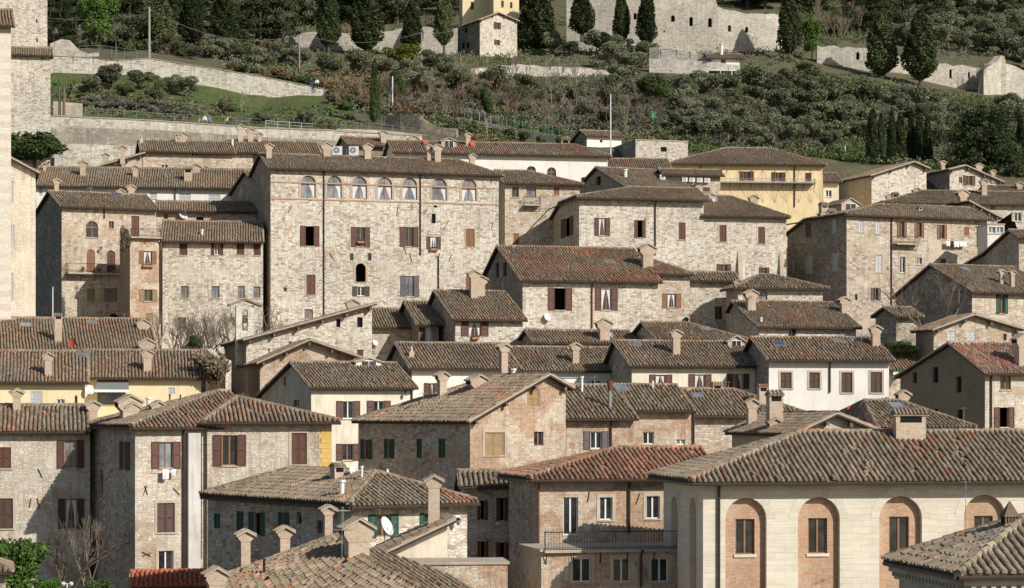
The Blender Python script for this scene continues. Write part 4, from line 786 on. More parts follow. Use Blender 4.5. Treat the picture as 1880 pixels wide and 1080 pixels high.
house('brick_house', 'lower brick wing with a white window and a skylight right of the grey shutters', 'house', 'C1', 152, 600, 745, 1048, 12, 1300, 'brick_mix', ('P', 570), D=9, win=[(695, 900, 773, 985, 'gW'), (932, 952, 995, 990, 'gWS')], ch=[(765, 605, 538, 12, 'w'), (835, 610, 545, 9, 'm'), (886, 660, 565, 13, 'm'), (968, 660, 640, 10, 'w')], ol=.05, pipes=[(1052, 760, 985)], key='F9')
house('stone_house', 'wide roof with a ragged eave shading its wall behind the arcaded building', 'house', 'C1', 157, 940, 785, 1850, 12, 1200, 'stone_rough', ('P', 598), D=10, hr=4, ch=[(1240, 595, 540, 66, 'f'), (1805, 590, 560, 56, 'f'), (1542, 712, 565, 62, 'f')], sky=[(1080, 648, .8), (1780, 667, .8), (1900, 605, .8)], ants=[(1300, 650, 540), (1640, 640, 560)], key='F10', ol=.2)
house('stone_house', 'low gable fronted roof with a white verge just above the arcaded building', 'house', 'C7', 128, 900, 168, 1365, 12, 500, 'plaster_beige', ('G', 1118, 62, 160), xb=520, ch=['C1', (1628, 860, 608, 100, 'f'), (1465, 850, 672, 62, 'h'), 'C7', (585, 262, 215, 52)], dishes=[(448, 215, 24, 'white_paint')], key='F11')
house('stone_house', 'grey brown roof stepping down in front of the brown gabled house', 'house', 'C2', 146, 800, 868, 1455, 16, 1100, 'plaster_tan', ('P', 682), D=11, hr=3, hl=1, ch=[(1042, 695, 582, 62)], sky=[(945, 722, 1)], ants=[(852, 890, 760), (1425, 860, 720)], dishes=[(560, 660, 26, 'red_dish')], key='F12')
# ---------------------------------------------------------------- front right
house('arcaded_building', 'large pale ashlar building with tall blind brick arches in the right foreground', 'building', 'C7', 108, 352, 462, 2330, 9, 1500, 'ashlar', ('P', 172), xb=122, hl=6.0, s=.45, tile='tile_near', lmat='ashlar', of=.75, ol=.75,
  win=[(482, 553, 722, 1400, 'n,550,678,662,885'), (905, 548, 1150, 1400, 'n,975,673,1087,880'), (1380, 543, 1629, 1400, 'n,1449,665,1564,880'), (1872, 535, 2115, 1400, 'n,1945,660,2055,880')],
  lwin=[(165, 542, 203, 1400, 'n,180,650,200,850'), (272, 550, 312, 1400, 'n,288,665,308,870')], pipes=[(442, 490, 1300)], ch=['C8', (665, 212, 40, 178, 'b')], ants=[(1970, 432, 432)][:0], key='F13')
house('brick_house', 'buff brick house with bright red tiles and white windows over a terrace', 'house', 'C6', 119, 403, 445, 1420, 15, 1400, 'brick_mix', ('P', 268), xb=238, hl=5.5, tile='tile_red', lmat='stone_rough', win=[(553, 550, 640, 770, 'gWN'), (765, 550, 840, 682, 'gWP'), (1037, 543, 1115, 675, 'gWP')], pipes=[(935, 460, 760, 'wood_dark'), (405, 460, 1100, 'metal_rust')], key='F14', of=.6, ol=.6)
house('terrace_block', 'lower terrace block with an iron railing and tall windows below the red tiles', 'building', 'C6', 113, 425, 868, 1420, 12, 1400, 'brick_mix', ('F',), D=5, win=[(605, 905, 715, 1045, 'gWP'), (843, 905, 945, 1045, 'gWP'), (1065, 905, 1165, 1045, 'gWP')], balc=[(440, 1400, 748, 868, .25, 'iron', 'mortar')], pipes=[(1003, 880, 1075)], key='F14t')
house('stone_house', 'shaded stone house wedged left of the red tiled house', 'house', 'C5', 126, 740, 487, 1075, 4, 1400, 'stone_rough', ('P', 420), D=7, win=[(925, 555, 990, 685, 'sD'), (815, 570, 875, 680, 'sD'), (925, 815, 995, 905, 'sD'), (815, 808, 878, 905, 'sD')], pipes=[(1018, 520, 1000)], key='F14b')
house('tiled_turret', 'grey cornice and mossy tiled roof corner with a skylight at the bottom right', 'building', 'C8', 70, 1000, 1002, 2650, 9, 1500, 'plaster_grey', ('Q',), D=6.4, s=.43, tile='tile_near', of=.45, ol=.45, gut=True, sky=[(1130, 800, .7)], ch=[(1275, 645, 488, 84, 'l')], key='F15')
house('cream_house', 'cream attic house with a wooden door and a brick chimney in the foreground', 'house', 'C5', 104, 205, 905, 640, 6, 1100, 'plaster_cream', ('S', 700), D=4, win=[(437, 795, 533, 942, 'gN')], ch=[(610, 905, 615, 66)], purl=False, key='F17')
house('brick_wall_house', 'low brick walled terrace building in front of the cream attic', 'terrace', 'C5', 101, 372, 945, 992, 6, 1500, 'brick_mix', ('F',), D=3, key='F17b')
house('stone_house', 'house almost hidden behind the shrub at the bottom left corner', 'house', 'C3', 120, -160, 1000, 30, 10, 1300, 'stone_warm', ('P', 880), D=8, hr=2, key='F18')
house('shed', 'low shed with a bright red tile roof at the foot of the narrow tower house', 'shed', 'C3', 131, 708, 1078, 1095, 8, 1300, 'stone_warm', ('P', 1038), D=5, tile='tile_new', key='F19')
# ---------------------------------------------------------------- hill buildings
def hh(y, px): return Yat(px, y)
house('hill_house', 'tall white stone house with three brown windows among the cypresses', 'house', 'A2', 425, 1585, 140, 1848, 26, 460, 'stone_clean', ('G', 1712, 92, 150), xb=1425, lmat='stone_grey_or_shade', win=[(1683, 160, 1733, 206, 'sb'), (1686, 283, 1728, 318, 'sb'), (1690, 385, 1722, 450, 'gw')], lwin=[(1475, 200, 1497, 235, 'dN'), (1455, 305, 1475, 345, 'dN'), (1488, 298, 1510, 345, 'dN')], tile='tile_warm', key='HH1')
house('hill_house', 'yellow house with small brown windows cut by the top edge', 'house', 'A2', 448, 1462, -60, 1690, 6, 140, 'plaster_yellow', ('P', -90), D=8, win=[(1520, 15, 1542, 65, 'cb')], key='HH2')
house('hill_house', 'pale yellow gable beside the yellow house at the top edge', 'house', 'A2', 442, 1682, -70, 1862, 8, 160, 'plaster_yellow', ('P', -110), D=8, win=[(1735, 5, 1754, 50, 'cb'), (1798, 16, 1815, 60, 'cb')], key='HH3')
house('cottage', 'low white cottage with a red shuttered window under the castle ruins', 'cottage', 'A3', 402, 1420, 412, 1612, 5, 560, 'plaster_white', ('P', 382), xb=1385, win=[(1478, 422, 1513, 450, 'cNo')], ch=[(1483, 390, 312, 22, 'w')], key='HH4', ol=1.0)
house('shed', 'white and grey hillside shed with a sloping tile roof beside the flagpole', 'shed', 'A3', 312, 530, 960, 775, 18, 1080, 'plaster_white', ('P', 925), xb=388, lmat='stone_grey_or_shade', gut=False, ch=[], key='HH5', win=[(622, 990, 640, 1010, 'dN')])
house('stone_store', 'roofless block of pale stone with one small window above the houses', 'store', 'A3', 300, 875, 993, 1245, 15, 1110, 'stone_clean', ('F',), xb=715, D=8, win=[(1053, 1042, 1095, 1075, 'd')], lmat='stone_grey_or_shade', key='HH6')
house('row_house', 'short ruddy roof between the flagpole shed and the yellow building', 'house', 'A7', 272, 690, 305, 1110, 3, 420, 'stone_warm', ('P', 240), D=6, tile='tile_mix', key='HH7')
# ================================================================ terrain
def terrain():
    mb = MB(); ys = [-60, 0, 40]; y = 40
    while y < 760:
        y += 1.0 if 304 <= y < 308 or 348 <= y < 353 else (4 if y < 300 else 3); ys.append(y)
    pxs = sorted(set(list(range(-300, 2201, 50)) + GC)); rr = random.Random(3); vs = []
    bumpz = {}
    for y in ys:
        for p in pxs:
            yy = max(40, y); z = gz(p, yy) + (rr.uniform(-.25, .25) if yy > 210 else 0); vs.append((k_(p) * yy * (1 if y >= 40 else 1) * (3 if yy <= 40 else 1), y, z))
    n = len(pxs); mb.v = vs
    for i in range(len(ys) - 1):
        for j in range(n - 1):
            mb.f.append((i * n + j, i * n + j + 1, (i + 1) * n + j + 1, (i + 1) * n + j)); px = pxs[j]; y = ys[i]
            mb.m.append(1 if (60 <= px < 620 and 306 <= y < 349) else (2 if y < 300 else 0)); mb.u += [(0, 0)] * 4
    # side skirts far left and right
    for sgn, j in ((-1, 0), (1, n - 1)):
        for i in range(len(ys) - 1):
            a, b = vs[i * n + j], vs[(i + 1) * n + j]; o = 260 * sgn
            mb.poly([a, b, (b[0] + o, b[1], b[2] - 25), (a[0] + o, a[1], a[2] - 25)], 0)
    o = mb.build('hillside', ['hill', 'field', 'dirt'], None, (0, 0, 0)); tag(o, None, None, None, 'structure')
terrain()
# ================================================================ vegetation
def leafmesh(name, pts, size, mats, seed, flat=.0, dirs=None):
    rr = random.Random(seed); vs = []; fs = []
    for i, p in enumerate(pts):
        s = size * rr.uniform(.6, 1.3); d = Vector((rr.gauss(0, 1), rr.gauss(0, 1), rr.gauss(0, 1) * .8)).normalized()
        if dirs: d = (d + dirs * 1.1).normalized()
        e = d.orthogonal().normalized(); q = Matrix.Rotation(rr.uniform(0, 6.28), 3, d); e = q @ e; f = d.cross(e); p = Vector(p); n = len(vs)
        bend = d * s * .25
        vs += [tuple(p - e * s * .6), tuple(p + f * s * .34 + bend), tuple(p + e * s * .6), tuple(p - f * s * .34 + bend)]; fs.append((n, n + 1, n + 2, n + 3))
    return vs, fs
def plantobj(parts, name=None):  # parts: list (partname, verts, faces, mat)
    out = []
    for nm, v, f, m in parts:
        me = bpy.data.meshes.new(nm); me.from_pydata(v, [], f); me.materials.append(M[m]); me.update(); out.append((nm, me))
    return out
def limbs(mb, p, d, L, r, depth, rr, spread=.6, up=.15, n=5):
    q = p + d * L; mb.tube(p, q, r, r * .62, n if depth > 1 else 3, 0, False)
    if depth == 0: return
    for i in range(rr.choice([2, 3]) if depth > 1 else 3):
        nd = (d + Vector((rr.gauss(0, spread), rr.gauss(0, spread), rr.gauss(up, spread * .6)))).normalized(); limbs(mb, q - d * L * rr.uniform(0, .35), nd, L * rr.uniform(.6, .85), r * .6, depth - 1, rr, spread, up, n)
def crown_blobs(blobs, n, rr, shell=.55):
    pts = []; tot = sum(b[3] ** 2 for b in blobs)
    for b in blobs:
        for _ in range(int(n * b[3] ** 2 / tot)):
            d = Vector((rr.gauss(0, 1), rr.gauss(0, 1), rr.gauss(0, 1))).normalized(); r = b[3] * (shell + (1 - shell) * rr.random() ** .5) * rr.uniform(.85, 1.12)
            pts.append((b[0] + d.x * r, b[1] + d.y * r, b[2] + d.z * r * .8))
    return pts
def mk_olive(seed, mat='leaf_olive', n=3600, leaf=.22):   # ~4.4 m wide, 4.4 m tall
    rr = random.Random(seed); bl = []
    for i in range(11):
        a = rr.uniform(0, 6.28); q = rr.uniform(.3, 1.55); bl.append((math.cos(a) * q, math.sin(a) * q, rr.uniform(2.0, 3.7) - q * .25, rr.uniform(.5, .98)))
    v, f = leafmesh('c', crown_blobs(bl, n, rr), leaf, None, seed); mb = MB()
    for i in range(3): a = rr.uniform(0, 6.28); limbs(mb, Vector((0, 0, -.3)), Vector((math.cos(a) * .4, math.sin(a) * .4, 1)).normalized(), 1.7, .14, 2, rr)
    return plantobj([('crown', v, f, mat), ('trunk', mb.v, mb.f, 'bark')])
def mk_cypress(seed, mat='leaf_cypress', H=12.0, W=3.6, trunk=1.4, n=5200, leaf=.36, pw=1.0):
    rr = random.Random(seed); pts = []; ph = rr.uniform(0, 6)
    for _ in range(n):
        t = rr.random() ** .85; a = rr.uniform(0, 6.28)
        prof = (min(1, t / .18) ** .6) * (1 - t ** 2.2) ** .75 if pw == 1.0 else (min(1, t / .08) ** .5) * (1 - t) ** .4
        lob = 1 + .13 * math.sin(3 * a + ph + t * 9) + .1 * math.sin(7 * a + t * 23 + ph * 2)
        r = W / 2 * prof * lob * (1 - .35 * rr.random() ** 2); pts.append((math.cos(a) * r, math.sin(a) * r, trunk + t * (H - trunk) + rr.uniform(-.2, .2)))
    v, f = leafmesh('c', pts, leaf, None, seed, 0, Vector((0, 0, .0)))
    core = MB(); prv = None   # dense inner foliage mass
    for i in range(7):
        t = i / 6; z = trunk + .3 + t * (H - trunk - .9); r = W / 2 * .6 * (min(1, (t + .05) / .18) ** .6) * max(0, 1 - t ** 2.2) ** .75 + .05
        ring = [Vector((math.cos(a * 1.047) * r, math.sin(a * 1.047) * r, z)) for a in range(6)]
        if prv:
            for q in range(6): core.poly([prv[q], prv[(q + 1) % 6], ring[(q + 1) % 6], ring[q]])
        prv = ring
    b = len(v); v = v + core.v; f = f + [tuple(i + b for i in q) for q in core.f]
    mb = MB(); mb.tube(Vector((0, 0, -.6)), Vector((0, 0, trunk + 1.0)), .26, .2, 7)
    return plantobj([('crown', v, f, mat), ('trunk', mb.v, mb.f, 'bark')])
def mk_round(seed, mat, n=4200, leaf=.34, R_=3.0, hz=3.6):
    rr = random.Random(seed); bl = [(0, 0, hz, R_ * .62)]
    for i in range(12):
        a = rr.uniform(0, 6.28); q = rr.uniform(.3, .72) * R_; bl.append((math.cos(a) * q, math.sin(a) * q, hz + rr.uniform(-.5, .6) * R_, rr.uniform(.25, .42) * R_))
    v, f = leafmesh('c', crown_blobs(bl, n, rr), leaf, None, seed); mb = MB(); limbs(mb, Vector((0, 0, -.5)), Vector((.05, 0, 1)), hz * .7, .22, 2, rr, .4)
    return plantobj([('crown', v, f, mat), ('trunk', mb.v, mb.f, 'bark')])
def mk_pine(seed, mat='leaf_dark', H=11, W=7, n=4600):
    rr = random.Random(seed); pts = []
    for k in range(34):
        t = rr.uniform(.12, 1); a = rr.uniform(0, 6.28); r = W / 2 * (1 - t) ** .7 * rr.uniform(.45, 1) + .3; c = (math.cos(a) * r, math.sin(a) * r, 1 + t * (H - 1.3)); s = rr.uniform(.6, 1.25)
        for _ in range(n // 34): pts.append((c[0] + rr.gauss(0, s * .55), c[1] + rr.gauss(0, s * .55), c[2] + rr.gauss(0, s * .32)))
    v, f = leafmesh('c', pts, .36, None, seed); mb = MB(); mb.tube(Vector((0, 0, -.6)), Vector((0, 0, H * .9)), .24, .05, 7)
    return plantobj([('crown', v, f, mat), ('trunk', mb.v, mb.f, 'bark')])
def mk_bare(seed, mat='twig', depth=5, L=1.5, n=4, spread=.42, r=.1, stems=2):
    rr = random.Random(seed); mb = MB()
    for i in range(stems): limbs(mb, Vector((rr.uniform(-.1, .1) * stems, 0, -.3)), Vector((rr.gauss(0, .25), rr.gauss(0, .25), 1)).normalized(), L, r, depth, rr, spread, .2, n)
    return plantobj([('trunk', mb.v, mb.f, mat)])
def mk_bush(seed, mat, n=1100, leaf=.24):   # ~2.6 m wide 1.8 tall with twigs
    rr = random.Random(seed); bl = [(rr.uniform(-.9, .9), rr.uniform(-.7, .7), rr.uniform(.4, 1.1), rr.uniform(.35, .75)) for _ in range(8)]
    v, f = leafmesh('c', crown_blobs(bl, n, rr, .4), leaf, None, seed); mb = MB()
    for i in range(9): a = rr.uniform(0, 6.28); mb.tube(Vector((0, 0, -.2)), Vector((math.cos(a) * rr.uniform(.3, 1.1), math.sin(a) * rr.uniform(.3, 1.1), rr.uniform(1.2, 2.1))), .03, .01, 3)
    return plantobj([('crown', v, f, mat), ('stems', mb.v, mb.f, 'twig')])
SRC = {}
for i in range(5): SRC['olive%d' % i] = mk_olive(100 + i)
for i in range(3): SRC['cyp%d' % i] = mk_cypress(200 + i, 'leaf_cypress' if i else 'leaf_cyplit')
for i in range(2): SRC['col%d' % i] = mk_cypress(210 + i, 'leaf_cypress', 12, 2.2, .5, 3600, .3, .5)
SRC['colit'] = mk_cypress(215, 'leaf_cyplit', 12, 1.8, .3, 3400, .28, .5)
for i in range(3): SRC['pine%d' % i] = mk_pine(220 + i)
SRC['bright'] = mk_round(230, 'leaf_bright'); SRC['yellow'] = mk_round(231, 'leaf_yellow', 3600); SRC['dark0'] = mk_round(232, 'leaf_dark'); SRC['dark1'] = mk_round(233, 'leaf_dark'); SRC['shrub'] = mk_round(234, 'leaf_shrub')
for i in range(4): SRC['bare%d' % i] = mk_bare(240 + i, ['twig', 'bark_pale', 'twig', 'bark'][i])
for i in range(3): SRC['brown%d' % i] = mk_bush(250 + i, 'leaf_brown'); SRC['green%d' % i] = mk_bush(260 + i, 'leaf_shrub'); SRC['grey%d' % i] = mk_bush(270 + i, 'leaf_grey')
SRC['rust'] = mk_bush(280, 'leaf_rust')
BND = {}
for k0, ps in SRC.items():
    vv = [v.co for _, me in ps for v in me.vertices]; BND[k0] = (sorted(abs(v.x) for v in vv)[int(len(vv) * .985)] + sorted(abs(v.y) for v in vv)[int(len(vv) * .985)], max(v.z for v in vv))
def plant(src, name, label, cat, px, yt, yb, wpx, Y=None, group=None, wf=1.0):
    "tree standing at ground pixel (px,yb), top at yt"
    if Y is None: Y = Yat(px, yb)
    z = (HY - yb) / F * Y; h = (yb - yt) / F * Y; w = wpx / F * Y
    dm = BND[src]
    root = empty(name, (k_(px) * Y, Y, z), label, cat, group); s = h / dm[1]; sx = w / dm[0]
    for nm, me in SRC[src]:
        o = bpy.data.objects.new(nm, me); COL.objects.link(o); o.parent = root
    root.scale = (sx, sx, s); root.rotation_euler = (0, 0, R.uniform(0, 6.28))
    return root
# ---- cypresses, one by one
CY = [(295, -25, 96, 46, 'big cypress just right of the tall utility pole'), (352, -30, 92, 44, 'second big cypress right of the utility pole'), (412, -30, 86, 46, 'third big cypress right of the utility pole'),
 (603, -35, 100, 42, 'cypress with a bare trunk against the ruined wall'), (672, -35, 105, 56, 'wide cypress right of the bare trunked one'), (756, -4, 106, 36, 'slim cypress between two ruined piers'), (815, -25, 96, 34, 'tall slim cypress left of the white stone house'),
 (985, -25, 112, 72, 'very broad dark cypress right of the white stone house'), (1068, -20, 72, 44, 'cypress at the left end of the castle wall'), (1141, -20, 88, 30, 'narrow cypress against the castle wall'), (1187, -25, 95, 35, 'cypress just left of the arched castle openings'),
 (1449, -25, 112, 42, 'cypress at the right corner of the castle wall'), (1618, 20, 152, 54, 'full cypress left of the pale right hand ruins'), (1690, 14, 162, 60, 'largest cypress in front of the pale right hand ruins')]
for i, (x, a, b, w, l) in enumerate(CY): plant('cyp%d' % (i % 3), 'cypress_tree', l, 'cypress', x, a, b, w, {985: 438, 1068: 427, 1141: 427, 1187: 424, 603: 420, 672: 420, 756: 420, 815: 421, 1618: 424, 1690: 420, 1449: 428}.get(x), group='cypresses in front of the ruins')
for i, (x, a, b, w, l) in enumerate([(687, 108, 226, 15, 'thin pencil cypress standing alone above the path railing'), (697, 140, 215, 8, 'very thin cypress close behind the pencil cypress'), (1602, 198, 312, 25, 'leftmost of the columnar cypresses above the gabled houses'), (1618, 205, 308, 14, 'dark columnar cypress second in the row'), (1637, 202, 305, 18, 'columnar cypress third in the row'), (1653, 205, 302, 20, 'columnar cypress fourth in the row'), (1672, 208, 300, 16, 'columnar cypress fifth in the row'), (1688, 206, 302, 20, 'columnar cypress sixth in the row'), (1703, 212, 305, 18, 'rightmost of the columnar cypresses in the row'), (1874, 210, 320, 20, 'columnar cypress at the right edge')]):
    plant('colit' if i < 2 else 'col%d' % (i % 2), 'columnar_cypress', l, 'cypress', x, a, b, w * 1.05, group='columnar cypresses')
for x, a, b, w, l in [(895, 160, 232, 22, 'ivy covered pole beside the sloping path'), (728, 128, 190, 26, 'ivy covered stump behind the white lamp pole')]: plant('shrub', 'ivy_column', l, 'ivy', x, a, b, w)
for x, a, b, w, s, l in [(182, -12, 90, 70, 'bright', 'rounded bright green ivy covered tree at the top left'), (1490, 32, 112, 34, 'bright', 'light green ivy clad tree at the castle corner'), (735, 78, 130, 58, 'yellow', 'yellow green bushy tree above the pencil cypress'), (1205, 140, 200, 62, 'shrub', 'mossy green round tree in the middle of the slope'),
  (1480, 115, 160, 70, 'pine2', 'open branched conifer beside the castle corner'), (1190, 150, 175, 40, 'yellow', 'small yellowish bush on the slope')]: plant(s, 'leafy_tree', l, 'tree', x, a, b, w)
plant('shrub', 'evergreen_tree', 'big dark evergreen behind the banded building at the left', 'tree', 62, 238, 322, 118, 262)
for i, (x, a, b, w) in enumerate([(238, -35, 92, 80), (262, -30, 90, 60), (478, -35, 88, 84), (520, -30, 90, 60), (450, -30, 75, 50), (110, -30, 82, 60), (140, -25, 70, 60), (1795, 195, 330, 88), (1840, 205, 335, 70), (1765, 215, 325, 50), (1830, 190, 325, 60), (1548, 285, 332, 66), (1580, 292, 340, 52), (1860, 260, 345, 50)]):
    plant('pine%d' % (i % 3), 'dark_conifer', ['broad dark conifer at the top left among the cypresses', 'broad dark conifer at the right above the roofs'][i > 6] if i < 11 else 'low dark conifer in front of the columnar cypresses', 'conifer', x, a, b, w, group='dark conifers')
# ---- olives of the field
for x, a, b, w, l in [(232, 150, 176, 36, 'small olive between two bigger ones on the green field'), (478, 205, 228, 34, 'grey olive near the lookout'), (560, 200, 240, 44, 'grey olive right of the lookout'), (600, 215, 246, 36, 'round bush beside the path wall'), (168, 140, 180, 42, 'olive tree leftmost on the green field'), (205, 118, 165, 60, 'olive tree touching the broken wall'), (262, 130, 166, 52, 'olive tree left of centre on the green field'), (287, 145, 190, 44, 'lowest olive on the green field'), (318, 135, 172, 34, 'olive with a forked trunk by the upper wall'), (343, 140, 180, 46, 'round olive at the foot of the upper wall'), (415, 175, 215, 38, 'small olive beside the bare fruit tree')]:
    plant('olive%d' % R.randrange(5), 'olive_tree', l, 'olive tree', x, a, b + 1, w, group='olive trees on the green field')
plant('bare1', 'bare_tree', 'bare little fruit tree against the upper wall', 'tree', 443, 165, 196, 36)
def inreg(p, reg):
    x, y = p; c = False
    for i in range(len(reg)):
        (x1, y1), (x2, y2) = reg[i], reg[i - 1]
        if (y1 > y) != (y2 > y) and x < (x2 - x1) * (y - y1) / (y2 - y1) + x1: c = not c
    return c
HILLR = [(620, 190), (700, 225), (760, 235), (900, 262), (1040, 245), (1180, 275), (1300, 270), (1520, 300), (1720, 310), (1900, 330), (1900, 195), (1700, 165), (1560, 140), (1430, 135), (1240, 150), (1100, 140), (1000, 150), (900, 140), (700, 135), (560, 130), (480, 120), (300, 100), (380, 108), (480, 138), (600, 165)]
TOPR = [(1430, -30), (1900, -60), (1900, 130), (1850, 105), (1760, 110), (1700, 90), (1560, 80), (1480, 95), (1440, 60)]
def scatter(reg, n, mind, fn, tries=9000, seed=1):
    rr = random.Random(seed); got = []
    x0, x1 = min(p[0] for p in reg), max(p[0] for p in reg); y0, y1 = min(p[1] for p in reg), max(p[1] for p in reg)
    for _ in range(tries):
        if len(got) >= n: break
        p = (rr.uniform(x0, x1), rr.uniform(y0, y1))
        if inreg(p, reg) and all(abs(p[0] - q[0]) > mind or abs(p[1] - q[1]) > mind * .45 for q in got): got.append(p)
    for p in sorted(got, key=lambda p: p[1]): fn(p, rr)
def olv(lab, grp):
    def f(p, rr): w = rr.uniform(42, 64) * (1 if p[1] > 120 else .85); plant('olive%d' % rr.randrange(5), 'olive_tree', lab, 'olive tree', p[0], p[1] - w * rr.uniform(.7, .95), p[1] + 3, w, group=grp)
    return f
OL = [(1130, 185), (1240, 215), (1270, 268), (1520, 285), (1590, 262), (1720, 268), (1900, 290), (1900, 228), (1780, 216), (1640, 192), (1540, 172), (1440, 152), (1400, 170), (1300, 176), (1200, 160), (1130, 160)]
scatter(OL, 104, 33, olv('grey green olive of the dense grove below the ruins on the right', 'olive grove below the ruins'), 9000, 5)
scatter([(480, 125), (560, 138), (700, 145), (800, 148), (860, 160), (860, 140), (800, 126), (700, 128), (560, 126), (440, 104), (300, 94), (300, 102)], 26, 32, olv('olive on the terrace between the cypresses and the brambles', 'olives under the cypresses'), 5000, 6)
scatter([(985, 112), (1090, 116), (1190, 150), (1190, 112), (1100, 100), (1000, 96)], 12, 34, olv('olive below the left end of the castle wall', 'olives below the castle'), 3000, 26)
scatter([(1640, 20), (1900, 20), (1900, 135), (1840, 110), (1740, 100), (1650, 90)], 34, 28, olv('pale olive on the steep slope at the top right', 'olives at the top right'), 4000, 7)
scatter([(760, 170), (880, 195), (1060, 225), (1160, 235), (1100, 185), (900, 160)], 11, 44, olv('olive scattered among the brambles of the middle slope', 'olives among the brambles'), 4000, 8)
def dk(p, rr): plant(rr.choice(['pine0', 'pine1', 'pine2', 'dark0', 'dark1', 'cyp1']), 'woodland_tree', 'dark evergreen of the wood at the top right corner', 'tree', p[0], p[1] - rr.uniform(60, 85), p[1], rr.uniform(42, 60), group='trees of the wood at the top right')
scatter([(1480, 20), (1540, 85), (1700, 60), (1780, 30), (1900, 10), (1900, -60), (1460, -60)], 40, 26, dk, 4000, 9)
def dk2(p, rr): plant(rr.choice(['pine0', 'pine1', 'dark0', 'olive1']), 'woodland_tree', 'dark tree behind the cypresses along the top edge', 'tree', p[0], p[1] - rr.uniform(50, 70), p[1], rr.uniform(44, 64), group='trees behind the cypresses')
scatter([(90, 60), (560, 75), (620, 30), (620, -30), (90, -30)], 34, 30, dk2, 4000, 10)
scatter([(600, -30), (1010, -30), (1010, 20), (840, 40), (600, 52)], 60, 20, dk2, 6000, 21)
scatter([(1315, 12), (1455, 22), (1455, -30), (1310, -30)], 16, 14, dk2, 3000, 33)
scatter([(460, 40), (600, 52), (600, 30), (460, 20)], 10, 18, dk2, 3000, 34)
scatter([(1330, 20), (1440, 15), (1480, 10), (1480, -40), (1310, -40)], 9, 24, dk, 2000, 19)
def br(p, rr): plant('bare%d' % rr.randrange(4), 'bare_tree', 'leafless grey brown tree standing in the brambles', 'tree', p[0], p[1] - rr.uniform(38, 62), p[1] + 2, rr.uniform(28, 46), group='bare trees on the slope')
scatter([(650, 175), (700, 215), (880, 230), (1060, 240), (1300, 265), (1420, 275), (1400, 240), (1200, 190), (1060, 150), (900, 150)], 70, 20, br, 4000, 11)
scatter([(1480, 60), (1560, 90), (1600, 80), (1560, 40)], 8, 14, br, 900, 12)
for x, a, b, w, s, l in [(1012, 135, 236, 28, 'bare1', 'tall pale leafless tree rising from the slope'), (1150, 165, 250, 34, 'bare1', 'pale forked bare tree left of the green bin'), (1555, 180, 228, 60, 'bare1', 'spreading bare tree in the grove'), (1535, 20, 88, 50, 'bare0', 'reddish bare tree behind the right hand ruins'), (1795, 110, 178, 44, 'bare3', 'bare tree climbing the pale ruined wall'), (1762, 135, 175, 26, 'bare0', 'small bare tree against the pale ruin'), (1372, 60, 108, 46, 'bare0', 'bare tree in front of the castle wall'), (1725, 250, 312, 60, 'bare1', 'pale bare tree right of the columnar cypresses'), (935, 90, 148, 40, 'bare3', 'leafless tree right of the white hillside house')]:
    plant(s, 'bare_tree', l, 'tree', x, a, b, w)
plant('bare2', 'bare_tree', 'wide bare tree in front of the shaded gable at the right', 'tree', 1722, 490, 640, 150, 198)
for i, (x, w, Y) in enumerate([(300, 60, 215), (330, 80, 213), (352, 80, 212), (385, 90, 213), (400, 90, 210), (415, 80, 214), (445, 80, 216), (470, 90, 215), (495, 90, 214), (515, 60, 216)]): plant('bare%d' % (i % 4), 'bare_tree', 'tangled bare shrub behind the bell gable and garden wall', 'tree', x, 560 + (i * 37) % 26, 680, w, Y, 'bare thicket below the palazzo')
for x, a, b, w, s, Y, l in [(375, 560, 690, 110, 'bare2', 212, 'tangled bare shrubbery left of the bell gable'), (475, 555, 640, 100, 'bare2', 213, 'bare shrubs right of the bell gable'), (315, 570, 660, 80, 'bare0', 214, 'bare bushes against the four window house'), (345, 575, 680, 70, 'bare2', 211, 'bare bush beside the creeper'), (425, 570, 660, 90, 'bare0', 214, 'bare thicket behind the bell gable'), (115, 950, 1120, 170, 'bare3', 137, 'gnarled bare garden tree in the lower left courtyard'), (165, 940, 1110, 120, 'bare2', 138, 'thin bare tree against the stone house wing')]:
    plant(s, 'bare_tree', l, 'tree', x, a, b, w, Y)
plant('brown1', 'creeper', 'brown green creeper hanging over the garden wall', 'creeper', 384, 628, 690, 62, 188.5); plant('brown1', 'creeper', 'second mound of creeper beside the garden wall', 'creeper', 400, 650, 705, 40, 188.2); plant('dark0', 'evergreen_tree', 'dark evergreen bush above the creeper', 'tree', 352, 615, 690, 40, 203)
for x, a, b, w, s, Y, l in [(28, 985, 1130, 105, 'bright', 128, 'glossy green shrub at the bottom left corner'), (175, 1062, 1110, 56, 'shrub', 128, 'low green bush at the bottom in the courtyard'), (95, 1060, 1110, 40, 'bright', 130, 'small green bush in the courtyard'), (1655, 625, 660, 60, 'shrub', 190, 'dark shrubs in the gap right of the white terrace house')]:
    plant(s, 'shrub', l, 'shrub', x, a, b, w, Y)
plant('brown0', 'creeper', 'dry reddish creeper hanging down the dark wall left of the terrace', 'creeper', 228, 392, 470, 20, 223)
def bush(lab, grp, kinds, h=(14, 24)):
    def f(p, rr): w = rr.uniform(20, 34); plant(rr.choice(kinds), 'bush', lab, 'bush', p[0], p[1] - rr.uniform(*h), p[1] + 2, w, group=grp)
    return f
scatter([(640, 165), (660, 205), (860, 225), (1000, 245), (1040, 240), (940, 195), (860, 150), (700, 140)], 90, 13, bush('rusty brown bramble bush on the middle slope', 'brown brambles', ['brown0', 'brown1', 'brown2', 'rust', 'grey0']), 5000, 13)
scatter([(950, 165), (1050, 240), (1200, 262), (1400, 280), (1560, 290), (1500, 250), (1300, 230), (1150, 170)], 170, 11, bush('grey brown scrub bush above the roofs', 'scrub above the roofs', ['grey0', 'grey1', 'grey2', 'green0', 'brown1']), 5000, 14)
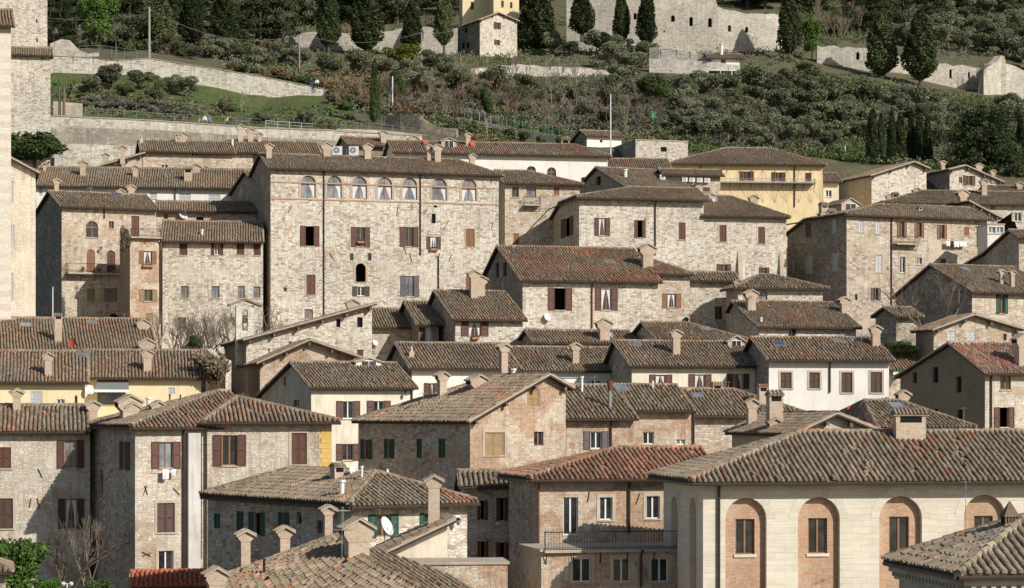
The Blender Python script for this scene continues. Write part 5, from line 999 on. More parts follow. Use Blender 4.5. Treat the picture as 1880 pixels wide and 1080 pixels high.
scatter([(700, 215), (760, 238), (1040, 268), (1040, 255), (880, 235)], 26, 16, bush('green bush below the sloping path', 'bushes below the path', ['green0', 'green1', 'green2']), 3000, 15)
scatter([(135, 192), (240, 205), (350, 215), (350, 200), (240, 188), (150, 182)], 34, 9, bush('dark clipped lavender like shrub above the path wall', 'shrub belt on the field edge', ['grey0', 'grey1', 'grey2'], (10, 16)), 3000, 16)
scatter([(420, 125), (620, 160), (640, 195), (620, 205), (600, 165), (480, 138)], 30, 12, bush('low green scrub along the top of the upper wall', 'scrub behind the upper wall', ['green0', 'brown0', 'green1', 'rust']), 3000, 17)
scatter([(92, 85), (300, 100), (560, 130), (540, 95), (300, 70), (92, 70)], 50, 14, bush('bush under the cypresses at the upper left', 'bushes under the cypresses', ['green0', 'green1', 'brown0', 'grey1']), 3000, 18)
# ---- ground cover nobody could count
def cover():
    rr = random.Random(77); mats = ['leaf_olive', 'leaf_brown', 'leaf_shrub', 'leaf_grey', 'leaf_dark', 'leaf_rust']; vs = []; fs = []; mi = []
    regs = [(HILLR, 5200), (TOPR, 1800), ([(90, 60), (300, 95), (560, 120), (900, 125), (1200, 130), (1480, 120), (1500, 60), (1300, 20), (900, 40), (620, 20), (90, 20)], 1700), ([(1050, 260), (1900, 340), (1900, 300), (1500, 280)], 500), ([(100, 152), (340, 186), (480, 202), (600, 195), (700, 235), (480, 232), (300, 220), (100, 205)], 380)]
    for reg, n in regs:
        x0, x1 = min(p[0] for p in reg), max(p[0] for p in reg); y0, y1 = min(p[1] for p in reg), max(p[1] for p in reg); k = 0
        while k < n:
            p = (rr.uniform(x0, x1), rr.uniform(y0, y1))
            if not inreg(p, reg): continue
            k += 1; Y = Yat(p[0], p[1]); c = Vector((k_(p[0]) * Y, Y, gz(p[0], Y)));
            zone = math.sin(p[0] * .021 + 1) + math.sin(p[1] * .05) + rr.gauss(0, .8); m = 1 if zone > 1.3 and p[0] < 1200 else (5 if zone > 1 and p[0] < 1000 else (2 if zone > -.2 else (0 if zone > -1.2 else rr.choice([3, 4])))); r = rr.uniform(.5, 1.1)
            if n == 380: r *= .45; m = rr.choice([2, 2, 2, 0, 3, 1])
            for _ in range(22):
                q = c + Vector((rr.gauss(0, r * .7), rr.gauss(0, r * .7), abs(rr.gauss(0, r * .5)))); v, f = leafmesh('', [q], .36, None, rr.random()); b = len(vs); vs += v; fs.append((b, b + 1, b + 2, b + 3)); mi.append(m)
    me = bpy.data.meshes.new('undergrowth'); me.from_pydata(vs, [], fs)
    for m in mats: me.materials.append(M[m])
    me.polygons.foreach_set('material_index', mi); me.update(); o = bpy.data.objects.new('undergrowth', me); COL.objects.link(o); tag(o, 'mixed scrub and brambles covering the hillside', 'undergrowth', None, 'stuff')
cover()
# ================================================================ hill walls and ruins
def hillwall(name, label, cat, pts, mat, th=.9, holes=(), cap=None, ragged=0.0, seed=1):
    "pts: (px, ytop, ybottom, Y) along the wall"
    rr = random.Random(seed); mb = MB(); org = P(pts[0][0], pts[0][2], pts[0][3]); u = 0
    root = empty(name, org, label, cat); hh_ = list(holes)
    for (x0, t0, b0, Y0), (x1, t1, b1, Y1) in zip(pts[:-1], pts[1:]):
        A, B = P(x0, b0, Y0), P(x1, b1, Y1); d = Vector((B.x - A.x, B.y - A.y, 0)); L = d.length; W = Wall((A.x, A.y), (d.x / L, d.y / L), L)
        zt0, zt1 = (HY - t0) / F * Y0, (HY - t1) / F * Y1; n = max(1, int(L / 1.1)) if ragged else 1
        top = [(L * i / n, zt0 + (zt1 - zt0) * i / n + (rr.uniform(-ragged, ragged * .6) if 0 < i < n else 0)) for i in range(n, -1, -1)]
        loops = []
        for h in hh_:
            if x0 <= h[0] and h[2] <= x1:
                s0, s1 = W.s_at(h[0]), W.s_at(h[2]); zt, zb = W.z_at(s0, h[1]), W.z_at(s0, h[3]); r_ = (s1 - s0) / 2; loops.append([(s0, zb), (s1, zb)] + arcpts(s0, s1, zt - r_, zt, 6))
        zb0 = min(A.z, B.z) - 1.5
        walls_poly(mb, W, [(0, zb0), (L, zb0)] + top, loops, 0, u, min(.7, th * .8))
        for lp in loops: mb.poly([W.pt(p[0], p[1], -min(.68, th * .78)) for p in lp], 1)  # black sheet painted as the shade inside each arched opening
        for a, b in zip(top[:-1], top[1:]): mb.poly([W.pt(a[0], a[1]), W.pt(b[0], b[1]), W.pt(b[0], b[1], -th), W.pt(a[0], a[1], -th)], 0, [(u + a[0], 0), (u + b[0], 0), (u + b[0], 1), (u + a[0], 1)])
        mb.poly([W.pt(0, zb0, -th), W.pt(L, zb0, -th)] + [W.pt(p[0], p[1], -th) for p in top], 0)
        for t, z in ((0, top[-1][1]), (L, top[0][1])): mb.poly([W.pt(t, zb0), W.pt(t, zb0, -th), W.pt(t, z, -th), W.pt(t, z)], 0, [(0, 0), (th, 0), (th, z - zb0), (0, z - zb0)])
        u += L
    mb.build('masonry', [mat, 'dark'], root, org)
    if cap:
        cm = MB()
        for (x0, t0, b0, Y0), (x1, t1, b1, Y1) in zip(pts[:-1], pts[1:]):
            a, b = P(x0, t0, Y0), P(x1, t1, Y1); d = b - a; cm.box(a + Vector((0, -.08, .01)), d, Vector((0, th + .16, 0)), Vector((0, 0, cap)))
        cm.build('coping', 'mortar', root, org)
    return root
def railing(label, pts, h=1.1, step=1.6, mat='metal_grey', name='railing'):
    org = P(pts[0][0], pts[0][1], pts[0][2]); root = empty(name, org, label, 'railing'); rm = MB(); pm = MB()
    for (x0, y0, Y0), (x1, y1, Y1) in zip(pts[:-1], pts[1:]):
        a, b = P(x0, y0, Y0), P(x1, y1, Y1); n = max(1, int((b - a).length / step)); H = Vector((0, 0, h))
        for q in (1, .66, .33): rm.tube(a + H * q, b + H * q, .03 if q == 1 else .015, None, 4)
        for i in range(n): p = a + (b - a) * i / n; pm.tube(p - Vector((0, 0, .2)), p + H, .035, .035, 4)
    rm.build('rails', mat, root, org); pm.build('posts', mat, root, org)
hillwall('retaining_wall', 'long pale retaining wall under the path above the left roofs', 'wall', [(20, 210, 300, 305.2), (275, 222, 305, 305.2), (480, 236, 305, 305.2), (605, 240, 305, 305.2), (640, 243, 300, 305.6), (775, 250, 300, 306)], 'stone_path', 1.0, cap=.15)
hillwall('retaining_wall', 'lower grey tier of weathered stone in front of the path wall', 'wall', [(28, 232, 305, 303), (275, 238, 305, 303), (520, 254, 305, 303), (700, 262, 305, 303)], 'stone_weathered', .8)
hillwall('retaining_wall', 'lowest pale stone tier just above the left roofs', 'wall', [(100, 263, 310, 300.5), (245, 268, 310, 300.5)], 'stone_path', .8)
hillwall('garden_wall', 'high sloping cream wall above the green field', 'wall', [(92, 103, 148, 350), (165, 106, 150, 350), (200, 112, 152, 350), (275, 108, 160, 350), (480, 141, 198, 350), (605, 166, 190, 350)], 'stone_path', .9, ragged=.12, cap=.1)
hillwall('garden_wall', 'stump of light wall beside two posts on the field edge', 'wall', [(98, 186, 212, 316), (150, 190, 212, 316)], 'plaster_beige', .6)
hillwall('ruined_wall', 'ragged broken wall piece left of the ivy covered tree', 'ruin', [(92, 80, 106, 356), (112, 72, 106, 356), (128, 74, 106, 356), (145, 92, 106, 356), (180, 96, 108, 356)], 'stone_ruin', .8, ragged=.5)
hillwall('castle_wall', 'high ruined castle wall pierced by small arched openings', 'ruin', [(1040, -12, 112, 436), (1190, -14, 112, 434), (1311, -8, 116, 434), (1318, 12, 118, 434), (1350, 20, 118, 435), (1395, 25, 118, 436), (1422, 25, 118, 437), (1436, 26, 118, 441), (1458, 55, 118, 446)], 'stone_ruin', 1.6, [(1232, 28, 1239, 40), (1265.5, 31, 1272, 48), (1300, 33, 1307, 50), (1336.5, 46, 1342.5, 58), (1368, 49, 1374, 60), (1163, 24, 1169, 36), (1218, 56, 1221, 60)], ragged=.35)
hillwall('ruined_wall', 'tall broken piers of ruined wall behind the cypresses left of the white house', 'ruin', [(530, 62, 112, 428), (560, 60, 112, 428), (590, 60, 112, 428), (640, 62, 112, 428), (665, 62, 112, 428), (720, 57, 112, 428), (735, 52, 112, 428), (790, 50, 112, 428), (840, 52, 112, 428)], 'stone_ruin', 1.2, ragged=.5)
hillwall('ruined_wall', 'shaded ruin with a slit window right of the castle corner', 'ruin', [(1500, 84, 135, 432), (1555, 86, 140, 432), (1592, 88, 148, 432), (1612, 100, 152, 433), (1660, 105, 158, 434), (1700, 122, 165, 436)], 'stone_ruin', 1.3, [(1572, 96, 1578, 110), (1640, 112, 1645, 122)], ragged=.4)
hillwall('ruined_wall', 'sunlit white ruined wall with two narrow openings at the right', 'ruin', [(1690, 128, 172, 428), (1708, 124, 172, 428), (1722, 117, 174, 428), (1765, 119, 180, 428), (1815, 126, 186, 428)], 'stone_clean', 1.3, [(1743, 127, 1747.5, 144), (1777, 132, 1781, 145)], ragged=.4)
hillwall('ruined_wall', 'crumbling tower stump with vines at the right edge', 'ruin', [(1806, 128, 186, 421), (1822, 118, 188, 422), (1832, 112, 188, 425), (1838, 102, 188, 426), (1844, 103, 190, 426), (1847, 117, 190, 426), (1865, 122, 192, 427), (1890, 132, 195, 428)], 'stone_ruin', 1.5, [(1862, 166, 1867, 180)], ragged=.3)
hillwall('terrace_wall', 'low rubble wall below the broad dark cypress', 'wall', [(865, 126, 148, 396), (945, 118, 148, 396), (1055, 124, 146, 396), (1145, 132, 150, 396)], 'stone_path', .8, ragged=.2)
hillwall('terrace_wall', 'cream terrace wall under the castle left of the white cottage', 'wall', [(1192, 88, 112, 409), (1210, 86, 120, 408), (1280, 98, 130, 406), (1300, 106, 140, 405), (1352, 112, 145, 404)], 'stone_path', .8)
hillwall('terrace_wall', 'lower cream terrace wall in the olives under the castle', 'wall', [(1192, 108, 120, 404), (1240, 110, 128, 403), (1300, 113, 143, 402), (1358, 120, 146, 401)], 'stone_path', .8)
hillwall('field_wall', 'dark field wall with a pale coping running down through the grove', 'wall', [(1484, 194, 212, 366), (1510, 208, 224, 361), (1530, 220, 232, 357), (1550, 231, 240, 353)], 'stone_grey_or_shade', .8, cap=.25)
hillwall('boundary_wall', 'dark ruined garden wall with a white post above the palazzo', 'wall', [(708, 208, 245, 322), (735, 210, 250, 320), (770, 214, 255, 318), (800, 232, 262, 317), (838, 236, 265, 316)], 'stone_grey_or_shade', .7, ragged=.3)
hillwall('path_wall', 'pale parapet wall of the path sloping down behind the palazzo', 'wall', [(605, 236, 262, 309), (700, 239, 262, 308.5), (785, 248, 268, 308)], 'stone_path', .5)
hillwall('path_wall', 'pale wall under the green mesh fence', 'wall', [(840, 215, 232, 332), (950, 236, 252, 326), (1040, 251, 268, 320)], 'stone_path', .6)
hillwall('garden_wall', 'rubble wall between the yellow house and the church', 'wall', [(378, 640, 720, 192), (395, 655, 730, 191), (414, 662, 740, 190)], 'stone_pale', .6, ragged=.2)
hillwall('court_wall', 'whitewashed base wall of the lower left courtyard', 'wall', [(38, 1004, 1100, 149.3), (90, 1005, 1100, 149.3), (145, 1030, 1100, 149.3)], 'plaster_white', .3)
railing('grey railing along the path on the retaining wall', [(85, 208, 305.6), (275, 222, 305.6), (480, 234, 305.6)])
railing('pale railing of the lookout on the path wall', [(488, 238, 305.4), (575, 244, 305.4)], 1.2, 1.5, 'white_metal')
railing('railing of the lower path behind the palazzo roof', [(612, 238, 308), (700, 243, 307.5), (762, 251, 307)], 1.1, 1.5)
railing('thin fence beside the broken wall under the ivy tree', [(145, 102, 349), (182, 100, 349), (275, 112, 349)], 1.4, 1.6)
railing('green mesh fence along the lower sloping path', [(915, 228, 327), (975, 240, 324), (1040, 252, 320)], 1.4, 1.2, 'plastic_green')
railing('white handrail of the path climbing behind the pencil cypress', [(738, 190, 345), (800, 202, 340), (880, 219, 333), (912, 228, 328)], 1.1, 1.6, 'white_metal')
railing('wooden fence on the terrace wall under the castle', [(1205, 88, 407), (1255, 92, 406), (1300, 100, 405), (1330, 108, 404)], 1.4, 1.8, 'wood_pole')
def pole(label, px, yt, yb, Y=None, r=.1, mat='wood_pole', cat='pole', name='utility_pole', lamp=False):
    Y = Y or Yat(px, yb); a, b = P(px, yb, Y), P(px, yt, Y); mb = MB(); a.z -= .5; mb.tube(a, b, r, r * .75, 7); 
    if lamp: mb.tube(b, b + Vector((.7, -.3, .1)), .04, .04, 5); mb.box(b + Vector((.5, -.5, .05)), Vector((.5, 0, 0)), Vector((0, .25, 0)), Vector((0, 0, .12)))
    o = mb.build(name, mat, None, (a.x, a.y, a.z)); tag(o, label, cat); return b
tp = [pole('tall wooden utility pole on the upper left wall', 274, 13, 118, 352, .22), pole('utility pole in front of the ruined piers', 549.5, 64, 132, None, .12), pole('pale utility pole left of the white stone house', 774, 60, 125, None, .14), pole('white lamp pole behind the pencil cypress', 720.5, 140, 190, 345, .12, 'white_metal', 'lamp pole', 'lamp_pole'), pole('thin pole beside the ivy column', 893.5, 218, 262, 318, .09), pole('tall white flagpole beside the hillside shed', 1121, 173, 280, 303, .1, 'white_metal', 'flagpole', 'flagpole'), pole('short white post in the grass at the right', 1551.5, 266, 284, None, .1, 'white_metal', 'post', 'post'),
  pole('street lamp by the bright green tree', 213, 76, 100, 351, .06, 'metal_grey', 'lamp', 'street_lamp', True), pole('left of two dark timber posts on the field edge', 109.5, 160, 212, 313, .22, 'wood_beam', 'post', 'timber_post'), pole('right of two dark timber posts on the field edge', 117.5, 160, 213, 312.6, .22, 'wood_beam', 'post', 'timber_post'), pole('tall white mast beside the dark gable wall at the left', 97, 527, 585, 215, .06, 'white_metal', 'mast', 'mast')]
def wire(label, a, b, sag):
    mb = MB(); prev = None
    for i in range(13):
        t = i / 12; p = a + (b - a) * t - Vector((0, 0, sag * 4 * t * (1 - t)))
        if prev: mb.tube(prev, p, .022, .022, 4, 0, False)
        prev = p
    o = mb.build('overhead_wire', 'metal_grey', None, tuple(a)); tag(o, label, 'wire')
wire('wire from the tall utility pole to the great palace block', tp[0] + Vector((0, 0, -.9)), P(85, 33, 275), .6); wire('wire from the tall utility pole to the pole by the ruined piers', tp[0] + Vector((0, 0, -.3)), tp[1], 2.5); wire('wire between the two utility poles before the ruins', tp[1], tp[2], 1.5); wire('wire from the pale utility pole to the white stone house', tp[2], P(850, 50, 424), .5)
def person(label, px, yf, Y, shirt, pants, h=1.7, lean=0.0):
    z = gz(px, Y); x = k_(px) * Y; mb = MB(); s = h / 1.7; b = Vector((x, Y, (HY - yf) / F * Y))
    def ell(c, rx, ry, rz, mi):
        for i in range(6):
            for j in range(8):
                q = [(c[0] + rx * math.sin(math.pi * a / 6) * math.cos(2 * math.pi * d / 8), c[1] + ry * math.sin(math.pi * a / 6) * math.sin(2 * math.pi * d / 8), c[2] + rz * math.cos(math.pi * a / 6)) for a, d in ((i, j), (i + 1, j), (i + 1, j + 1), (i, j + 1))]; mb.poly([b + Vector(v) * s for v in q], mi)
    V3 = lambda *v: b + Vector(v) * s
    for sg in (-1, 1):
        mb.tube(V3(sg * .1, 0, .82), V3(sg * .12, .05 * sg, .45), .085, .06, 8, 1); mb.tube(V3(sg * .12, .05 * sg, .47), V3(sg * .13, .02, .06), .06, .045, 8, 1); ell((sg * .13, -.05, .04), .05, .12, .045, 3)
        mb.tube(V3(sg * .2, 0, 1.38), V3(sg * .27, -.03, 1.1), .055, .045, 7, 0); mb.tube(V3(sg * .27, -.03, 1.12), V3(sg * .24, -.14, .86), .045, .032, 7, 0); ell((sg * .24, -.16, .82), .035, .04, .06, 2)
    ell((0, 0, .9), .17, .12, .14, 1); ell((0, 0, 1.17), .19, .13, .3, 0); ell((0, 0, 1.36), .22, .11, .09, 0); mb.tube(V3(0, 0, 1.4), V3(0, 0, 1.5), .05, .05, 7, 2); ell((0, -.01, 1.59), .08, .095, .115, 2); ell((0, .02, 1.63), .088, .095, .09, 3); ell((0, -.1, 1.58), .015, .02, .02, 2)
    o = mb.build('person', [shirt, pants, 'skin', 'cloth_dark'], None, tuple(b)); tag(o, label, 'person')
for l, x, yf, Y, a, b, h in [('person in a white top walking on the path', 376, 234, 306.6, 'cloth_white', 'jeans', 1.7), ('person in a blue top beside the one in white', 384, 235, 306.8, 'cloth_blue', 'jeans', 1.65), ('child in pale clothes left of the person in white', 367, 233, 307, 'plaster_beige', 'cloth_blue', 1.2), ('person in dark clothes on the path near the yellow jacket', 423, 237, 306.7, 'cloth_dark', 'jeans', 1.75), ('person in a yellow jacket on the path', 418, 236.5, 307.6, 'jacket_yellow', 'cloth_dark', 1.7), ('person in dark clothes at the lookout railing', 539, 240.5, 306.4, 'cloth_dark', 'cloth_dark', 1.7), ('person in white on the upper path by the brambles', 582, 163.5, 349.4, 'cloth_white', 'cloth_dark', 1.6), ('person in dark clothes on the upper path end', 572, 162, 350.6, 'cloth_dark', 'jeans', 1.6)]:
    person(l, x, yf, Y, a, b, h * 1.25 if False else h)
# ================================================================ extra parts of buildings
def part(key, name, mats, fn, parent=None):
    h = HINFO[key]; mb = MB(); fn(mb, h); return mb.build(name, mats, parent or h['root'], h['org'])
h = HINFO['church']   # bell gable
def bell(mb, h):
    W = h['W'][0]; o = Wall(W.o - W.out * 3.0, W.d, W.L); s0, s1 = o.s_at(433.5), o.s_at(467); zb = o.z_at(s0, 670); zt = o.z_at(s0, 561); a, b = o.s_at(444.5), o.s_at(455); 
    q0, q1 = o.z_at(s0, 607), o.z_at(s0, 568); r = (b - a) / 2
    lp = [(a, q0), (b, q0)] + arcpts(a, b, q1 - r, q1)
    walls_poly(mb, o, [(s0, zb), (s1, zb), (s1, zt), (s0, zt)], [lp], 0, 3, .7)
    walls_poly(mb, Wall(o.o - o.out * .7, o.d, o.L), [(s0, zb), (s1, zb), (s1, zt), (s0, zt)], [lp], 0, 9, .01)
    for t in (s0, s1): mb.poly([o.pt(t, zb), o.pt(t, zb, -.7), o.pt(t, zt, -.7), o.pt(t, zt)], 0)
    m = (s0 + s1) / 2; dd = .65
    for e0, sg in ((s0 - dd, 1), (s1 + dd, -1)):
        A = o.pt(e0, zt - .1, .35); B = o.pt(m, zt + .45, .35); mb.box(A, B - A, -o.out * 1.4, Vector((0, 0, .1)), 1)
        for i in range(6): k = -o.out * (.12 + i * .235); mb.tube(A + k + Vector((0, 0, .12)), B + k + Vector((0, 0, .12)), .1, .09, 6, 1)
    c = o.pt((a + b) / 2, q1 - 1.15, -.35)
    for i in range(5): z = [.55, .5, .35, .1, 0][i]; rr_ = [.06, .16, .2, .26, .34][i]; z2 = [.5, .35, .1, 0, -.04][i]; r2 = [.16, .2, .26, .34, .34][i]; mb.tube(c + Vector((0, 0, z)), c + Vector((0, 0, z2)), rr_, r2, 10, 2)
    mb.tube(o.pt(a, q1 - .55, -.35), o.pt(b, q1 - .55, -.35), .04, .04, 5, 2)
part('church', 'bell_gable', ['stone_path', 'tile_old', 'bronze'], bell)
def ac(key, pts, z, wpx=38, hpx=34):
    W = HINFO[key]['W'][0]
    for x, y in pts:
        mb = MB(); s0, s1 = W.s_at(zx(z, x - wpx / 2)), W.s_at(zx(z, x + wpx / 2)); z1, z0 = W.z_at(s0, zy(z, y - hpx / 2)), W.z_at(s0, zy(z, y + hpx / 2)); bar(mb, W, s0, z0, s1, z1, .06, .4)
        c = W.pt(s0 + (s1 - s0) * .42, (z0 + z1) / 2, .405); r = (z1 - z0) * .38; mb.poly([c + W.d * math.cos(i * .524) * r + Vector((0, 0, math.sin(i * .524) * r)) for i in range(12)], 1); mb.tube(c - W.out * .01, c + W.out * .02, r * .25, r * .25, 8, 0)
        mb.build('air_conditioner', ['white_metal', 'metal_grey'], HINFO[key]['root'], HINFO[key]['org'])
W = HINFO['U7']['W'][0]   # tie rods of the walkway
for i in range(9):
    s = W.s_at(1335 + i * 22); mb = MB(); z1, z0, z2 = W.z_at(s, 312), W.z_at(s, 336), W.z_at(s, 372)
    for q in (-.35, .35): mb.tube(W.pt(s, z1, .05), W.pt(s + q, z0, .9), .014, .014, 4); mb.tube(W.pt(s, z2, .05), W.pt(s + q, z0, .9), .014, .014, 4)
    mb.build('walkway_bracket', 'iron', HINFO['U7']['root'], HINFO['U7']['org'])
ac('U4', [(1217, 384), (1269, 386), (1323, 389), (1375, 391), (1060, 370)], 'A7')
for x in (575, 692):
    W = HINFO['palazzo']['W'][0]; hz = HINFO['U1a']; mb = MB(); c = P(470 + x / 3.856, 230 + 180 / 3.856, 262); c.y = 262; mb.box(c + Vector((-.55, 0, -1.2)), Vector((1.1, 0, 0)), Vector((0, .4, 0)), Vector((0, 0, 1.7))); mb.poly([c + Vector((-.1 + .38 * math.cos(i * .524), -.01, .05 + .38 * math.sin(i * .524))) for i in range(12)], 1); mb.tube(c + Vector((-.1, -.02, .05)), c + Vector((-.1, .1, .05)), .1, .1, 8, 0)
    mb.build('air_conditioner', ['white_metal', 'metal_grey'], hz['root'], hz['org'])
def butt():   # sloping piers
    h = HINFO['U6']; W = h['W'][0]
    for x, y0, y1 in ((1330, 870, 1150), (1610, 885, 1160), (1905, 890, 1180)):
        s = W.s_at(zx('A7', x)); 
        if s < 0 or s > W.L - .4: continue
        mb = MB(); zt, zb = W.z_at(s, zy('A7', y0)), W.z_at(s, zy('A7', y1)); a = W.pt(s - .18, zt, .02); q = [W.pt(s - .2, zt, .02), W.pt(s + .2, zt, .02), W.pt(s + .22, zb, .7), W.pt(s - .22, zb, .7)]; mb.poly(q)
        mb.poly([q[0], q[3], W.pt(s - .22, zb, 0)]); mb.poly([q[1], q[2], W.pt(s + .22, zb, 0)]); mb.build('buttress', 'brick_pale', h['root'], h['org'])
butt()
def awn(key, z, x0, x1, y0, y1, dep, mat, sides=True):
    def f(mb, h):
        W = h['W'][0]; s0, s1 = W.s_at(zx(z, x0)), W.s_at(zx(z, x1)); zt, zb = W.z_at(s0, zy(z, y0)), W.z_at(s0, zy(z, y1)); q = [W.pt(s0 + .25, zt, .03), W.pt(s1 - .05, zt, .03), W.pt(s1, zb, dep), W.pt(s0, zb, dep)]; mb.poly(q); mb.poly([p - Vector((0, 0, .04)) for p in q][::-1])
        mb.poly([q[3], q[2], q[2] - Vector((0, 0, .22)), q[3] - Vector((0, 0, .22))], 1); mb.poly([q[0], q[3], q[3] - Vector((0, 0, .04)), W.pt(s0 + .25, zb, .03)]); mb.poly([q[1], q[2], W.pt(s1 - .05, zb, .03)])
    part(key, 'awning', [mat, 'white_paint'], f)
awn('F1b', 'B6', 670, 912, 533, 600, 1.3, 'awning'); awn('M12', 'C2', 897, 1000, 452, 478, 1.2, 'awning_green')
def dormer(key, z, x0, x1, yt, ys, yb, wall='plaster_beige', nm='dormer'):
    "small gabled dormer: ys eave line, yt apex, yb base"
    h = HINFO[key]; b, p = h['hit'](zx(z, (x0 + x1) / 2), zy(z, yb)); w = (x1 - x0) / ZM[z][2] / F * b.y; H = (yb - yt) / ZM[z][2] / F * b.y; e = (yb - ys) / ZM[z][2] / F * b.y; U, V = h['U'], h['V']; Z = Vector((0, 0, 1)); mb = MB()
    q = [b - U * w / 2 - Z * .3, b + U * w / 2 - Z * .3, b + U * w / 2 + Z * e, b + Z * (H - .05), b - U * w / 2 + Z * e]; L = V * (H / .38 + .5)
    mb.poly(q); mb.poly([q[0], q[4], q[4] + L, q[0] + L]); mb.poly([q[1], q[2], q[2] + L, q[1] + L])
    for sg in (-1, 1): A = b + U * sg * (w / 2 + .18) + Z * (e - .08) - V * .15; B = b + Z * H - V * .15; mb.box(A, B - A, L, Z * .09, 1); mb.box(A - V * .03, B - A, V * .04, Z * .1, 2)
    g = b - V * .02 + Z * .12; ww = w * .62; hh2 = e * .95; mb.box(g - U * ww / 2 - V * .03, U * ww, V * .04, Z * hh2, 3); mb.box(g - U * (ww / 2 - .06) - V * .045, U * (ww / 2 - .09), V * .02, Z * (hh2 - .06) + Z * 0, 4); mb.box(g + U * .03 - V * .045, U * (ww / 2 - .09), V * .02, Z * (hh2 - .06), 4)
    mb.build(nm, [wall, 'tile_warm', 'mortar', 'white_paint', 'glass'], h['roof'], h['org'])
dormer('M10', 'C1', 1295, 1418, 222, 258, 300, 'brick_pale'); dormer('U1b', 'A6', 1312, 1420, 92, 112, 162, 'brick_pale'); dormer('U14', 'A8', 588, 732, 492, 530, 580, 'plaster_beige'); dormer('M7', 'B7', 1050, 1240, 378, 402, 440, 'plaster_white')
def corn(mb, h):
    W = h['W'][0]; W1 = h['W'][1]; z = h['ze'] - .45
    for w in (W, W1):
        bar(mb, w, -.2, z - .1, w.L + .2, z + .22, .0, .3); bar(mb, w, -.12, z - .35, w.L + .12, z - .1, .0, .14)
        for i in range(int(w.L / .32)): bar(mb, w, i * .32 + .05, z - .24, i * .32 + .2, z - .1, .14, .27)
part('F15', 'cornice', 'plaster_grey', corn)
def quoin(mb, h):
    W = h['W'][0]; s0, s1 = W.s_at(zx('C4', 697)), W.L - .0; zt, zb = W.z_at(s0, zy('C4', 248)), W.z_at(s0, zy('C4', 480)); n = 9
    for i in range(n): a = s0 + (.0 if i % 2 else .16); bar(mb, W, a, zb + (zt - zb) * i / n, s1 - .02, zb + (zt - zb) * (i + .97) / n, .0, .03)
part('F5', 'painted_quoins', 'yellow_quoin', quoin)
def pil(mb, h):
    W = h['W'][0]; s0 = W.s_at(zx('C3', 972)); s1 = W.s_at(zx('C3', 1036)); mb.box(W.pt(s0, h['org'].z, .45), W.d * (s1 - s0), -W.out * .5, Vector((0, 0, h['ze'] - h['org'].z - .55)))
part('F4', 'white_shaft', 'concrete_white', pil)
def corw(mb, h):
    W = h['W'][0]
    for i in range(3): bar(mb, W, -.05, h['ze'] - .75 + i * .17, W.L + .05, h['ze'] - .6 + i * .17, .0, .12 + .1 * i)
part('M9', 'cornice', 'white_paint', corw)
# quoins of the palazzo, iron wall ties
def ties():
    h = HINFO['palazzo']; W = h['W'][0]; rr = random.Random(4)
    for x, y in ((240, 595), (460, 605), (1000, 610), (1200, 610), (1342, 715), (1672, 715), (535, 930), (1055, 890), (1095, 935), (1375, 940), (1665, 385)):
        s = W.s_at(zx('A6', x)); z = W.z_at(s, zy('A6', y)); a = rr.uniform(.9, 2.2); d = W.d * math.cos(a) * .45 + Vector((0, 0, math.sin(a) * .45)); p = W.pt(s, z, .04); mb = MB(); mb.tube(p - d, p + d, .03, .03, 4); mb.build('wall_tie', 'iron', h['root'], h['org'])
ties()
def ties2(key, z, pts, L=.3):
    h = HINFO[key]; W = h['W'][0]
    for x, y, a in pts: mb = MB(); s = W.s_at(zx(z, x)); q = W.z_at(s, zy(z, y)); d = W.d * math.cos(a) * L + Vector((0, 0, math.sin(a) * L)); p = W.pt(s, q, .04); mb.tube(p - d, p + d, .025, .025, 4); mb.build('wall_tie', 'iron', h['root'], h['org'])
ties2('F4', 'C3', [(757, 570, 1.2), (762, 570, 1.9), (765, 905, .3), (765, 903, -.5), (920, 575, -.8)]); ties2('F3', 'C3', [(158, 635, 1.4), (200, 635, 1.8), (210, 480, 2.0)]); ties2('F14', 'C6', [(700, 545, 1.4), (988, 560, 1.2)])
def lantern(key, z, x, y):
    def f(mb, h):
        W = h['W'][0]; s = W.s_at(zx(z, x)); q = W.z_at(s, zy(z, y)); p = W.pt(s, q, .45); mb.tube(W.pt(s, q + .3, .02), p + Vector((0, 0, .32)), .02, .02, 4); mb.tube(p + Vector((0, 0, .22)), p + Vector((0, 0, .32)), .17, .04, 6); mb.tube(p, p + Vector((0, 0, .22)), .09, .15, 6, 1); mb.tube(p - Vector((0, 0, .04)), p, .04, .09, 6)
    part(key, 'wall_lantern', ['iron', 'glass_sky'], f)
lantern('M10', 'C1', 1598, 475); lantern('F6', 'C5', 675, 705); lantern('M7', 'B7', 1395, 640); lantern('L1', 'A5', 708, 885)
# laundry
def laundry(label, key, z, x0, x1, y, items, dep=.5):
    h = HINFO[key]; W = h['W'][0]; s0, s1 = W.s_at(zx(z, x0)), W.s_at(zx(z, x1)); q = W.z_at(s0, zy(z, y)); org = W.pt(s0, q, dep); root = empty('laundry_line', org, label, 'laundry'); lm = MB(); lm.tube(W.pt(s0, q, dep), W.pt(s1, q, dep), .012, .012, 4)
    for s in (s0, s1): lm.tube(W.pt(s, q, 0), W.pt(s, q, dep), .015, .015, 4)
    lm.build('line', 'iron', root, org); rr = random.Random(int(x0))
    for a, b, hpx, m in items:
        u0, u1 = W.s_at(zx(z, a)), W.s_at(zx(z, b)); H = hpx / ZM[z][2] / F * W.Y(u0); cm = MB(); n = 5
        for i in range(n):
            for j in range(3):
                f = lambda i, j: W.pt(u0 + (u1 - u0) * i / n, q - H * j / 3 * (1 + .06 * math.sin(i * 2)), dep + .03 * math.sin(i * 1.9 + j) * j)
                cm.poly([f(i, j), f(i + 1, j), f(i + 1, j + 1), f(i, j + 1)])
        cm.build('cloth', m, root, org, True)
